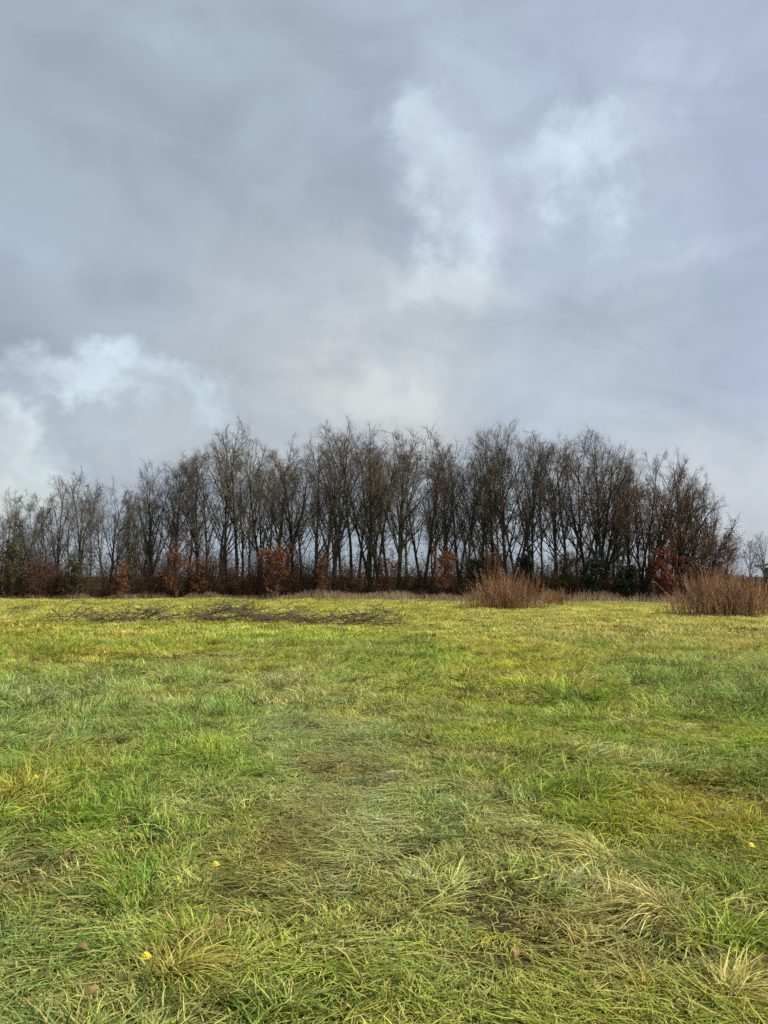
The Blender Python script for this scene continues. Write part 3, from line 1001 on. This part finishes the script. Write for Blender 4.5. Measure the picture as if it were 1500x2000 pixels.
# ------------------------------------------------------------------ brush piles
def brush_pile(px0, px1, base_py, top_py, n, label, seed, wild=0.3):
    r = np.random.default_rng(seed)
    Y = dist_ground(base_py)
    pc = (px0 + px1) / 2
    x = at(pc, Y)
    wd = (px1 - px0) * Y / FPX
    ht = max(hgt(top_py, Y + 0.5), 0.12)
    n = int(n * 1.2)
    e = bpy.data.objects.new('brush_pile', None)
    COL.objects.link(e)
    e.location = (x, Y, h1(x, Y))
    e['label'], e['category'], e['group'] = label, 'brush pile', 'piles of cut branches across the field'
    K = 6
    L = r.uniform(0.35, 0.75, n) * min(wd, 2.6)
    bx = r.uniform(-0.5, 0.5, n) * wd * 0.95
    prof = np.clip(1 - (2 * bx / wd) ** 2, 0.15, 1)
    c = np.stack([bx, r.uniform(0, 0.9, n), ht * prof * r.uniform(0.05, 0.95, n) + 0.04], 1)
    az = r.normal(0, 0.5, n) + np.where(r.random(n) < 0.5, math.pi, 0)
    el = r.normal(0.06, 0.30, n)
    d = np.stack([np.cos(az) * np.cos(el), np.sin(az) * np.cos(el), np.sin(el)], 1)
    P = np.empty((n, K, 3))
    P[:, 0] = c - d * L[:, None] / 2
    for k in range(1, K):
        d = d + r.normal(0, 0.10, (n, 3))
        d /= np.linalg.norm(d, axis=1, keepdims=True)
        P[:, k] = P[:, k - 1] + d * (L / (K - 1))[:, None]
    P[:, :, 2] = np.maximum(P[:, :, 2], 0.015)
    R = (r.uniform(0.007, 0.018, n)[:, None]) * np.linspace(1, 0.45, K)
    P1, R1 = grow(r, P, R, 6, 0.15, 1.0, (25, 60), (0.2, 0.42), 4, 0.55, up=0.10 * max(wild, 0.9), wig=0.2, rmin=0.005)
    P2, R2 = grow(r, P1, R1, 4, 0.2, 1.0, (25, 55), (0.25, 0.5), 3, 0.7, up=0.12 * max(wild, 0.9), wig=0.2, rmin=0.004)
    for Q in (P1, P2):
        Q[:, :, 2] = np.maximum(Q[:, :, 2], 0.01)
    v, f = join([tubes(P, R, 5)])
    obj('branches', mesh_np('branches', v, f, M['brush']), e)
    v, f = join([tubes(P1, R1, 3), tubes(P2, R2, 3)])
    obj('twigs', mesh_np('twigs', v, f, M['brush']), e, kind='stuff')


for i, a in enumerate([
    (95, 240, 1219, 1197, 26, 'low dark brush pile, leftmost in the row across the field', 0.3),
    (228, 335, 1218, 1193, 34, 'short dense dark brush pile, second from the left', 0.3),
    (315, 415, 1215, 1196, 18, 'thin scatter of branches between the two denser left piles', 0.3),
    (385, 520, 1218, 1180, 48, 'highest brush mound of the row, full of fine twigs', 0.9),
    (500, 610, 1221, 1190, 36, 'dark brush heap just right of the highest mound', 0.4),
    (585, 700, 1224, 1204, 20, 'low flat branches between the dark heap and the wispy right pile', 0.3),
    (670, 785, 1224, 1188, 26, 'wispy brush pile with upright twigs, rightmost of the row', 1.3),
]):
    brush_pile(*a[:6], 400 + i, a[6])


def stray(px0, px1, base_py, ht, n, label, seed):
    """a few arching dead stems"""
    r = np.random.default_rng(seed)
    Y = dist_ground(base_py)
    x = at((px0 + px1) / 2, Y)
    wd = (px1 - px0) * Y / FPX
    K = 8
    tt = np.linspace(0, 1, K)
    P = np.empty((n, K, 3))
    x0 = r.uniform(-0.5, 0.2, n) * wd
    reach = r.uniform(0.3, 0.9, n) * wd * np.where(r.random(n) < 0.3, -1, 1)
    P[:, :, 0] = x0[:, None] + reach[:, None] * tt ** 1.2
    P[:, :, 1] = r.normal(0, 0.3, n)[:, None] + r.normal(0, 0.3, n)[:, None] * tt
    P[:, :, 2] = -0.03 + (ht * r.uniform(0.5, 1.0, n))[:, None] * np.sin(tt * r.uniform(1.7, 2.7, n)[:, None])
    P[:, 1:] += r.normal(0, 0.015, (n, K - 1, 3))
    R = np.full((n, K), 0.009) * np.linspace(1, 0.5, K)
    P1, R1 = grow(r, P, R, 4, 0.3, 1.0, (30, 60), (0.15, 0.3), 3, 0.7, rmin=0.005)
    v, f = join([tubes(P, R, 4), tubes(P1, R1, 3)])
    obj('arching_stems', mesh_np('arching_stems', v, f, M['brush']), loc=(x, Y, h1(x, Y)), label=label, cat='dead stems', group='loose dead stems in the grass')


stray(0, 55, 1200, 0.5, 9, 'loop of bare stems in the grass at the far left of the field', 501)
stray(100, 150, 1208, 0.75, 4, 'thin arched stem above the leftmost brush pile', 502)
stray(540, 600, 1212, 0.5, 6, 'sparse stems sticking up behind the dark brush heap', 503)

# ------------------------------------------------------------------ posts and shed
def box(x0, x1, y0, y1, z0, z1):
    v = np.array([[x, y, z] for x in (x0, x1) for y in (y0, y1) for z in (z0, z1)], float)
    f = np.array([[0, 1, 3, 2], [4, 6, 7, 5], [0, 4, 5, 1], [2, 3, 7, 6], [0, 2, 6, 4], [1, 5, 7, 3]])
    return v, f


def post(px, base_py, top_py, label):
    Y = dist_ground(base_py)
    x = at(px, Y)
    z = hgt(top_py, Y)
    ang = np.arange(8) * math.pi / 4
    rings = [(-0.3, 0.055), (z - 0.06, 0.05), (z, 0.028)]
    V = np.concatenate([np.stack([np.cos(ang) * q, np.sin(ang) * q, np.full(8, zz)], 1) for zz, q in rings])
    F = np.array([[k * 8 + j, k * 8 + (j + 1) % 8, (k + 1) * 8 + (j + 1) % 8, (k + 1) * 8 + j] for k in range(2) for j in range(8)])
    cap = np.array([[16 + j for j in range(8)]])
    obj('wooden_post', mesh_np('wooden_post', V, [F, cap], M['post'], smooth_shade=False), loc=(x, Y, h1(x, Y)), label=label, cat='post', group='grey posts before the copse')


post(1215, 1172, 1140, 'taller grey post below the slanting limbs')
post(1265, 1175, 1155, 'short grey post left of the crimson shrub')
post(1316, 1176, 1156, 'short grey post below the crimson shrub')

shed = bpy.data.objects.new('shed', None)
COL.objects.link(shed)
SY = 64.5
sx0 = at(1484, SY)
shed.location = (sx0, SY, h1(sx0, SY))
shed.rotation_euler = (0, 0, -math.atan(0.53))
shed['label'], shed['category'] = 'small shed whose pale-edged roof corner shows at the right edge', 'shed'
zr = hgt(1094, SY)
zl = hgt(1108, SY)
v, f = box(0.25, 5.0, 0.25, 3.6, -0.2, zl - 0.02)
obj('wall', mesh_np('wall', v, [f], M['render_wall'], smooth_shade=False), shed)
# single-pitch roof that slopes down to the left
v = np.array([[-0.35, -0.2, zl], [5.4, -0.2, zr + 0.45], [5.4, 4.0, zr + 0.45], [-0.35, 4.0, zl], [-0.35, -0.2, zl + 0.10], [5.4, -0.2, zr + 0.55], [5.4, 4.0, zr + 0.55], [-0.35, 4.0, zl + 0.10]])
f = np.array([[0, 3, 2, 1], [4, 5, 6, 7], [0, 1, 5, 4], [1, 2, 6, 5], [2, 3, 7, 6], [3, 0, 4, 7]])
obj('roof', mesh_np('roof', v, [f], M['roof_felt'], smooth_shade=False), shed)
v2 = v.copy()
v2[[0, 1, 4, 5], 1] = -0.23
v2[[3, 2, 7, 6], 1] = -0.203
v2[4:, 2] += 0.05
obj('fascia', mesh_np('fascia', v2, [f], M['fascia'], smooth_shade=False), shed)
v, f = box(1.2, 2.2, 0.19, 0.246, 0.0, 1.9)
obj('door', mesh_np('door', v, [f], M['roof_felt'], smooth_shade=False), shed)

# ------------------------------------------------------------------ grass
def blades(r, n, L, spread, az_c, az_s, el0, droop, w, K=5, jit=0.25):
    """curved tapering strips rooted in a disc"""
    rt = spread * np.sqrt(r.random(n))
    ra = r.uniform(0, 6.28, n)
    p = np.stack([rt * np.cos(ra), rt * np.sin(ra), np.full(n, -0.01)], 1)
    az = r.normal(az_c, az_s, n) if az_s < 3 else r.uniform(0, 6.28, n)
    el = np.radians(r.uniform(el0[0], el0[1], n))
    le = r.uniform(L[0], L[1], n)
    dr = np.radians(r.uniform(droop[0], droop[1], n))
    V = np.empty((n, K, 2, 3))
    tw = r.uniform(-0.8, 0.8, n)
    for k in range(K):
        s = k / (K - 1)
        side = np.stack([-np.sin(az) * np.cos(tw), np.cos(az) * np.cos(tw), np.sin(tw)], 1)
        ww = (r.uniform(0.7, 1.3, n) if k == 0 else 1) * w * (1 - s ** 2.2 * 0.92) * 0.5
        ww = np.broadcast_to(np.asarray(ww), (n,))[:, None]
        V[:, k, 0] = p - side * ww
        V[:, k, 1] = p + side * ww
        e2 = el - dr * s
        p = p + np.stack([np.cos(az) * np.cos(e2), np.sin(az) * np.cos(e2), np.sin(e2)], 1) * (le / (K - 1))[:, None]
        p[:, 2] = np.maximum(p[:, 2], 0.006 + 0.012 * r.random(n))
        az = az + r.normal(0, jit, n)
    idx = np.arange(n * K * 2).reshape(n, K, 2)
    F = np.stack([idx[:, :-1, 0], idx[:, :-1, 1], idx[:, 1:, 1], idx[:, 1:, 0]], -1).reshape(-1, 4)
    b = np.repeat(r.random(n), K * 2)
    al = np.tile(np.repeat(np.linspace(0, 1, K), 2), n)
    return V.reshape(-1, 3), F, b, al


def blade_mesh(name, sets, mat):
    vs, fs, bs, als, o = [], [], [], [], 0
    for v, f, b, al in sets:
        vs.append(v)
        fs.append(f + o)
        bs.append(b)
        als.append(al)
        o += len(v)
    return mesh_np(name, np.concatenate(vs), fs, mat, {'blade': np.concatenate(bs), 'along': np.concatenate(als)})


gr = np.random.default_rng(9)
TUFT = bpy.data.collections.new('grass_tufts')     # sources of the instances, not in the scene itself


def tuft(k, sets):
    ob = bpy.data.objects.new('grass_tuft_%s' % 'abcdefghijklmnopqrstuvwxyz'[k], blade_mesh('grass_tuft', sets, M['grass']))
    TUFT.objects.link(ob)


# near: 0-2 flopped over to +X, 3-4 upright, 5 lying straw, 6 short turf
for k in range(3):
    tuft(k, [blades(gr, 60, (0.11, 0.26), 0.09, 0, 0.55, (12, 55), (45, 105), 0.0058, 6), blades(gr, 25, (0.06, 0.14), 0.11, 0, 9, (30, 80), (20, 90), 0.0055, 4)])
for k in (3, 4):
    tuft(k, [blades(gr, 75, (0.07, 0.17), 0.09, 0, 9, (35, 85), (25, 100), 0.0055, 5)])
tuft(5, [blades(gr, 45, (0.12, 0.28), 0.13, 0, 1.2, (0, 25), (0, 40), 0.0055, 4), blades(gr, 25, (0.05, 0.10), 0.12, 0, 9, (20, 70), (10, 70), 0.0055, 4)])
tuft(6, [blades(gr, 110, (0.035, 0.085), 0.13, 0, 9, (15, 75), (10, 80), 0.0055, 4)])
# middle distance 7-9, far 10-12
for k in (7, 8):
    tuft(k, [blades(gr, 65, (0.09, 0.22), 0.15, 0, 0.8, (20, 75), (40, 110), 0.008, 4)])
tuft(9, [blades(gr, 80, (0.05, 0.12), 0.18, 0, 9, (25, 80), (10, 80), 0.008, 3)])
for k in (10, 11):
    tuft(k, [blades(gr, 90, (0.07, 0.16), 0.33, 0, 9, (25, 80), (20, 100), 0.016, 3)])
tuft(12, [blades(gr, 90, (0.10, 0.20), 0.30, 0, 0.9, (20, 70), (40, 110), 0.016, 3)])

YG, GR, BGN, ST, BR, MO = [np.array(c) * 1.05 for c in ((0.38, 0.40, 0.035), (0.19, 0.30, 0.035), (0.32, 0.40, 0.16), (0.55, 0.48, 0.18), (0.20, 0.13, 0.045), (0.42, 0.32, 0.015))]
# patches seen in the photograph: pixel centre, half sizes, colour, weight, height factor, upright share
PATCH = [
    (640, 1520, 190, 150, BGN * 0.95, 0.75, 0.5), (600, 1650, 170, 60, BR * 1.5, 0.75, 0.42), (660, 1500, 110, 40, BR, 0.75, 0.45), (560, 1430, 110, 34, np.array((0.42, 0.41, 0.19)), 0.65, 0.55), (500, 1335, 120, 22, np.array((0.44, 0.41, 0.17)), 0.6, 0.6), (370, 1288, 140, 13, np.array((0.44, 0.39, 0.15)), 0.55, 0.65), (740, 1600, 70, 120, np.array((0.46, 0.45, 0.22)), 0.5, 0.7), (620, 1590, 60, 160, BR * 1.7, 0.4, 0.5),
    (190, 1460, 60, 22, BR, 0.7, 0.5), (1100, 1850, 190, 90, BR * 1.7, 0.55, 0.6), (1390, 1550, 110, 40, np.array((0.23, 0.13, 0.02)), 0.9, 0.7),
    (1330, 1600, 210, 80, MO, 0.75, 0.9), (1440, 1590, 120, 60, MO * 0.9, 0.6, 0.9), (1130, 1540, 90, 45, GR * 0.9, 0.8, 1.2),
    (415, 1465, 55, 40, np.array((0.30, 0.40, 0.04)), 0.85, 1.3), (430, 1525, 80, 40, GR * 1.15, 0.6, 1.0), (270, 1740, 60, 60, GR, 0.85, 1.2),
    (40, 1560, 110, 60, np.array((0.40, 0.38, 0.03)), 0.7, 1.2), (330, 1900, 90, 60, np.array((0.26, 0.25, 0.035)), 0.6, 1.3),
    (1440, 1760, 110, 90, GR * 0.95, 0.6, 1.3), (1420, 1850, 100, 70, GR * 1.1, 0.7, 1.4), (690, 1395, 50, 14, MO * 1.2, 0.8, 1.0),
    (500, 1310, 60, 12, MO, 0.6, 1.0), (800, 1660, 160, 120, BGN, 0.6, 0.9), (1250, 1790, 150, 60, ST * 0.9, 0.6, 1.1), (60, 1720, 120, 60, ST * 0.75, 0.5, 1.0),
    (770, 1790, 120, 70, ST * 0.85, 0.45, 1.0), (560, 1960, 130, 60, GR, 0.6, 1.1), (100, 1960, 140, 60, BR * 1.6, 0.4, 1.0), (1200, 1480, 70, 22, ST, 0.5, 0.8),
    (930, 1480, 100, 24, BR * 1.6, 0.45, 0.7), (620, 1250, 260, 22, GR * 1.2, 0.45, 1.0), (1300, 1240, 320, 26, np.array((0.46, 0.40, 0.12)), 0.6, 0.9),
    (100, 1360, 160, 30, BGN * 0.8, 0.5, 1.0), (880, 1290, 120, 18, GR * 1.3, 0.4, 1.0), (150, 1290, 120, 16, MO * 0.95, 0.45, 0.9),
]


def tint_height(x, y):
    x, y = np.asarray(x), np.asarray(y)
    a = fbm(x / 2.6, y / 2.6, 1, 4)
    b = fbm(x / 0.7, y / 0.7, 2, 3)
    c = fbm(x / 7.0, y / 11.0, 3, 3)
    d_ = fbm(x / 0.35, y / 0.35, 4, 2)
    col = YG[None, :] * np.ones((len(x), 1))

    def mix(col, target, w):
        w = np.clip(w, 0, 1)[:, None]
        return col * (1 - w) + target[None, :] * w
    near = 1 - smooth(y, 6, 24)
    col = mix(col, GR, 0.40 * near)
    col = mix(col, GR * 1.1, smooth(a, 0.40, 0.62) * (0.35 + 0.45 * near))
    col = mix(col, GR * 0.75, smooth(fbm(x / 1.1, y / 1.1, 8, 3), 0.5, 0.72) * 0.6 * near)
    col = mix(col, BGN, smooth(c, 0.5, 0.68) * 0.4 * (0.4 + 0.6 * near))
    col = mix(col, ST, smooth(b, 0.56, 0.76) * 0.6)
    col = mix(col, MO, smooth(1 - a, 0.52, 0.68) * 0.28)
    col = mix(col, BR, smooth(d_, 0.66, 0.85) * (0.35 + 0.35 * near))
    hm = 0.75 + 0.6 * smooth(a * 0.6 + b * 0.4, 0.35, 0.68)
    far = smooth(y, 16, 30)
    col = mix(col, np.array((0.50, 0.46, 0.10)), far * (0.25 + 0.45 * smooth(x + 0 * y, -4, 8)))
    for (px, py, rx, ry, pc, w, hf) in PATCH:
        Y = dist_ground(py)
        X = at(px, Y, py)
        rxm = rx * Y / FPX
        y0, y1 = dist_ground(py + ry), dist_ground(max(py - ry, 1150))
        ym, rym = (y0 + y1) / 2, (y1 - y0) / 2
        q = ((x - X) / rxm) ** 2 + ((y - ym) / rym) ** 2
        g_ = np.exp(-q * 1.1) * (0.55 + 0.9 * b)
        g_ = np.clip(g_, 0, 1)
        col = mix(col, pc, g_ * w)
        hm = hm * (1 - g_) + hm * hf * g_
    return col, hm


def scatter(name, y0, y1, dens, kinds, label, hmul=1.0, ymax=None, xpad=1.8, straw=None):
    r = np.random.default_rng(int(y0 * 10) + 3 + (50 if straw is not None else 0))
    hw = y1 * 0.52 + xpad
    n = int(2 * hw * (y1 - y0) * dens)
    x = r.uniform(-hw, hw, n)
    y = r.uniform(y0, y1, n)
    ok = np.abs(x) < y * 0.52 + xpad
    if ymax is not None:
        ok &= y < ymax(x)
    x, y = x[ok], y[ok]
    n = len(x)
    col, hm = tint_height(x, y)
    hum = smooth(fbm(x / 0.45, y / 0.45, 61, 2), 0.3, 0.7)
    hm = np.minimum(hm * (0.7 + 0.6 * hum), 1.35) * np.interp(y, [2.5, 6.0], [0.72, 1.0])
    col = col * np.interp(y, [3, 12, 24], [0.80, 0.98, 1.06])[:, None] * r.uniform(0.55, 1.4, (n, 1)) * np.stack([r.uniform(0.9, 1.12, n), np.ones(n), r.uniform(0.75, 1.4, n)], 1)
    flow = fbm(x / 1.6, y / 1.6, 12, 2) * 14 + r.normal(0, 0.5, n)
    pick = kinds(r, x, y, hm, n)
    me = bpy.data.meshes.new(name)
    me.vertices.add(n)
    me.vertices.foreach_set('co', np.stack([x, y, H(x, y)], 1).astype(np.float32).ravel())
    if straw is not None:
        col = col * 0.35 + straw[None, :] * 0.65 * r.uniform(0.45, 1.25, (n, 1))
    col = col * (1 + np.array([-0.10, 0.02, -0.06])[None, :] * (1 - smooth(y, 5, 20))[:, None])
    fleck = smooth(fbm(x / 0.8, y / 0.5, 71, 2), 0.52, 0.74) * smooth(y, 5, 12)
    col = col * (1 - 0.5 * fleck[:, None] * np.array([0.9, 0.75, 1.0]))
    rot = np.stack([r.normal(0, 0.08, n), r.normal(0, 0.08, n), flow], 1).astype(np.float32)
    sc = r.uniform(0.8, 1.25, n)
    scl = np.stack([sc, sc, sc * hm * hmul], 1).astype(np.float32)
    a = me.attributes.new('rot', 'FLOAT_VECTOR', 'POINT')
    a.data.foreach_set('vector', rot.ravel())
    a = me.attributes.new('scl', 'FLOAT_VECTOR', 'POINT')
    a.data.foreach_set('vector', scl.ravel())
    a = me.attributes.new('idx', 'INT', 'POINT')
    a.data.foreach_set('value', pick.astype(np.int32))
    a = me.attributes.new('tint', 'FLOAT_COLOR', 'POINT')
    a.data.foreach_set('color', np.concatenate([col, np.ones((n, 1))], 1).astype(np.float32).ravel())
    ob = obj(name, me, kind='stuff', label=label)
    md = ob.modifiers.new('scatter', 'NODES')
    md.node_group = GN
    return n


GN = bpy.data.node_groups.new('grass_scatter', 'GeometryNodeTree')
GN.interface.new_socket('Geometry', in_out='INPUT', socket_type='NodeSocketGeometry')
GN.interface.new_socket('Geometry', in_out='OUTPUT', socket_type='NodeSocketGeometry')
gi, go = N(GN, 'NodeGroupInput'), N(GN, 'NodeGroupOutput')
ci = N(GN, 'GeometryNodeCollectionInfo', transform_space='ORIGINAL')
ci.inputs['Collection'].default_value = TUFT
ci.inputs['Separate Children'].default_value = True
ci.inputs['Reset Children'].default_value = True
ip = N(GN, 'GeometryNodeInstanceOnPoints')
ip.inputs['Pick Instance'].default_value = True
for nm, ty, so in (('rot', 'FLOAT_VECTOR', 'Rotation'), ('scl', 'FLOAT_VECTOR', 'Scale'), ('idx', 'INT', 'Instance Index')):
    na = N(GN, 'GeometryNodeInputNamedAttribute', data_type=ty)
    na.inputs['Name'].default_value = nm
    GN.links.new([s for s in na.outputs if s.enabled and s.name == 'Attribute'][0], ip.inputs[so])
GN.links.new(gi.outputs[0], ip.inputs['Points'])
GN.links.new(ci.outputs[0], ip.inputs['Instance'])
GN.links.new(ip.outputs[0], go.inputs[0])


def near_kinds(r, x, y, hm, n):
    u = r.random(n)
    tall = smooth(hm, 0.75, 1.25)
    k = np.where(u < 0.50, r.integers(0, 3, n), np.where(u < 0.66, r.integers(3, 5, n), np.where(u < 0.82, 5, 6)))
    k = np.where((r.random(n) < 0.75) & (tall < 0.15), np.where(r.random(n) < 0.45, 5, 6), k)
    return k


scatter('meadow_grass', 1.6, 9.0, 74, near_kinds, 'long flopped meadow grass close to the viewer', 0.88)
scatter('meadow_grass', 9.0, 20.0, 42, lambda r, x, y, hm, n: np.where(r.random(n) < 0.55, r.integers(7, 9, n), 9), 'rough meadow grass in the middle of the field')
scatter('meadow_grass', 20.0, 54.0, 13, lambda r, x, y, hm, n: r.integers(10, 13, n), 'yellow-green grass of the far field', 0.8, lambda x: edge_at_x(x) + 0.3)

scatter('dead_thatch', 1.6, 11.0, 20, lambda r, x, y, hm, n: np.full(n, 5), 'dead straw matted at the foot of the grass', 0.75, straw=np.array((0.38, 0.35, 0.13)))

# dry margin along the copse
r = np.random.default_rng(88)
n = 13000
mx_ = r.uniform(-34, 24, n)
my = edge_at_x(mx_) + 0.3 - np.abs(r.normal(0, 1, n)) * np.interp(mx_, [-34, -7, 0, 24], [0.35, 0.9, 2.0, 3.2])
mh = (0.1 + 0.9 * fbm(mx_ / 1.3, my / 1.3, 21, 3) ** 1.6) * np.interp(mx_, [-34, -8, 0], [0.7, 1.0, 1.15])
K = 4
P = np.empty((n, K, 3))
P[:, 0] = np.stack([mx_, my, H(mx_, my) - 0.02], 1)
d = np.stack([r.normal(0, 0.3, n), r.normal(0, 0.25, n), np.ones(n)], 1)
for k in range(1, K):
    d = d + r.normal(0, 0.16, (n, 3)) - np.array([0, 0, 0.05])
    dd = d / np.linalg.norm(d, axis=1, keepdims=True)
    P[:, k] = P[:, k - 1] + dd * (mh / (K - 1))[:, None]
R = np.full((n, K), 0.011) * np.linspace(1, 0.3, K)
v, f = tubes(P, R, 3)
obj('dry_grass', mesh_np('dry_grass', v, [f], M['dead_grass']), kind='stuff', label='pale dead grass along the foot of the copse')

# single tussocks that stand out
def tussock_mat(colr):
    """the meadow's blade material with the tuft's own green in place of the scattered tint"""
    m = gm.copy()
    m.name = 'tussock'
    n_ = [q for q in m.node_tree.nodes if q.type == 'ATTRIBUTE' and q.attribute_name == 'tint'][0]
    c_ = m.node_tree.nodes.new('ShaderNodeRGB')
    c_.outputs[0].default_value = (*colr, 1)
    for l_ in list(n_.outputs['Color'].links):
        m.node_tree.links.new(c_.outputs[0], l_.to_socket)
    return m


def tussock(px, py, size, colr, az, label, seed, upright=False):
    r = np.random.default_rng(seed)
    Y = dist_ground(py)
    x = at(px, Y, py)
    if upright:
        s = [blades(r, 130, (0.10 * size, 0.40 * size), 0.17 * size, 0, 9, (35, 85), (20, 110), 0.0065, 6, 0.2), blades(r, 60, (0.08 * size, 0.22 * size), 0.22 * size, 0, 9, (20, 70), (30, 110), 0.006, 5, 0.2)]
    else:
        s = [blades(r, 260, (0.28 * size, 0.55 * size), 0.10 * size, az, 0.75, (12, 50), (45, 95), 0.0052, 7, 0.12),
             blades(r, 80, (0.15 * size, 0.3 * size), 0.12 * size, 0, 9, (40, 85), (40, 110), 0.005, 6, 0.12)]
    ob = obj('grass_tussock', blade_mesh('grass_tussock', s, tussock_mat(colr)), loc=(x, Y, h1(x, Y)), label=label, cat='grass tussock', group='tussocks standing out of the meadow')


for i, a in enumerate([
    (415, 1478, 1.0, (0.33, 0.40, 0.05), 0, 'bright yellow-green upright tuft left of the worn track', True),
    (1130, 1555, 1.0, (0.20, 0.28, 0.04), 0, 'dark green upright tuft left of the ochre mossy patch', True),
    (265, 1765, 0.7, (0.22, 0.33, 0.04), 0, 'deep green short tuft in the left foreground', True),
    (1180, 1700, 0.8, (0.42, 0.42, 0.12), 2.9, 'big pale tussock combed to the left in the right foreground', False),
    (1290, 1800, 0.7, (0.50, 0.45, 0.17), 3.0, 'straw-coloured tussock flopped left below the big pale one', False),
    (330, 1925, 0.65, (0.32, 0.29, 0.06), 0.2, 'dark olive tussock parted in the middle at the lower left', False),
    (1410, 1860, 0.75, (0.26, 0.35, 0.035), 0, 'bright green upright tuft at the lower right', True),
    (1430, 1960, 0.65, (0.40, 0.36, 0.11), 0.4, 'straw and green tussock in the bottom right corner', False),
    (540, 1985, 0.5, (0.22, 0.30, 0.05), 0, 'small deep green tuft at the bottom edge left of centre', True),
    (25, 1560, 1.0, (0.42, 0.40, 0.04), 0, 'yellowish tuft at the left edge', True),
]):
    tussock(*a[:6], 600 + i, a[6])

# fallen leaves and yellow flowers
def leaf(px, py, size, label, rz):
    r = np.random.default_rng(px)
    Y = dist_ground(py)
    x = at(px, Y, py)
    n = 7
    V, F = [], []
    for k in range(n):
        s = k / (n - 1)
        w = size * 0.32 * math.sin(math.pi * min(s * 0.95 + 0.03, 1)) * (1 + 0.35 * math.cos(s * 19))
        zc = 0.03 * math.sin(s * 3.1) + 0.25 * size * (s - 0.5) ** 2
        V += [[(s - 0.5) * size, -w, zc + 0.25 * w], [(s - 0.5) * size, 0, zc], [(s - 0.5) * size, w, zc + 0.4 * w]]
    for k in range(n - 1):
        for j in range(2):
            F.append([k * 3 + j, (k + 1) * 3 + j, (k + 1) * 3 + j + 1, k * 3 + j + 1])
    obj('fallen_leaf', mesh_np('fallen_leaf', np.array(V), [np.array(F)], M['fallen_leaf']), loc=(x, Y, h1(x, Y) + 0.045), rz=rz, label=label, cat='leaf', group='fallen leaves in the grass')


for a in [(430, 1848, 0.05, 'tiny brown leaf below the yellow flower in the left foreground', 2.0), (1010, 1905, 0.055, 'small brown leaf low in the grass right of centre near the bottom', 1.4),
          (1150, 1772, 0.05, 'small brown leaf in the dark thin patch at the lower right', 2.6), (157, 1892, 0.075, 'pale brown fallen leaf in the dark hollow at the lower left', 0.2), (185, 1982, 0.065, 'brown fallen leaf near the bottom edge at the lower left', 0.8),
          (812, 1758, 0.07, 'brown fallen leaf in the straw just right of centre', 0.0), (132, 1706, 0.06, 'small tan fallen leaf left of the deep green tuft', 1.0),
          (15, 1765, 0.08, 'whitish dry leaf at the left edge', 0.5)]:
    leaf(*a)


def flower(px, py, rad, label):
    Y = dist_ground(py)
    x = at(px, Y, py)
    e = bpy.data.objects.new('dandelion', None)
    COL.objects.link(e)
    e.location = (x, Y, h1(x, Y))
    e['label'], e['category'], e['group'] = label, 'flower', 'yellow flowers in the grass'
    v, f = tubes(np.array([[[0, 0, -0.02], [0.005, 0, 0.06], [0, 0.004, 0.125]]]), np.full((1, 3), 0.0028), 6)
    obj('stem', mesh_np('stem', v, [f], M['stem_green']), e)
    V, F = [], []
    for ring, (q, z, m) in enumerate([(1.0, 0.128, 18), (0.72, 0.136, 14), (0.4, 0.142, 9)]):
        for k in range(m):
            a = k * 2 * math.pi / m + ring
            c, s = math.cos(a), math.sin(a)
            b = len(V)
            for rr, ww, zz in ((0.1, 0.03, 0), (0.8, 0.10, 0.006), (1.0, 0.05, 0.004)):
                for sg in (-1, 1):
                    V.append([(c * rr * q - s * ww * sg) * rad, (s * rr * q + c * ww * sg) * rad, z + zz])
            F += [[b, b + 1, b + 3, b + 2], [b + 2, b + 3, b + 5, b + 4]]
    obj('petals', mesh_np('petals', np.array(V), [np.array(F)], M['petal']), e)


for a in [(420, 1752, 0.022, 'small yellow flower in the left foreground beside the deep green tuft'), (283, 1956, 0.022, 'yellow flower low in the dark olive tussock at the bottom left'),
          (67, 1567, 0.022, 'tiny yellow flower far left near the yellowish tuft'), (1470, 1718, 0.02, 'tiny yellow flower near the right edge')]:
    flower(*a)
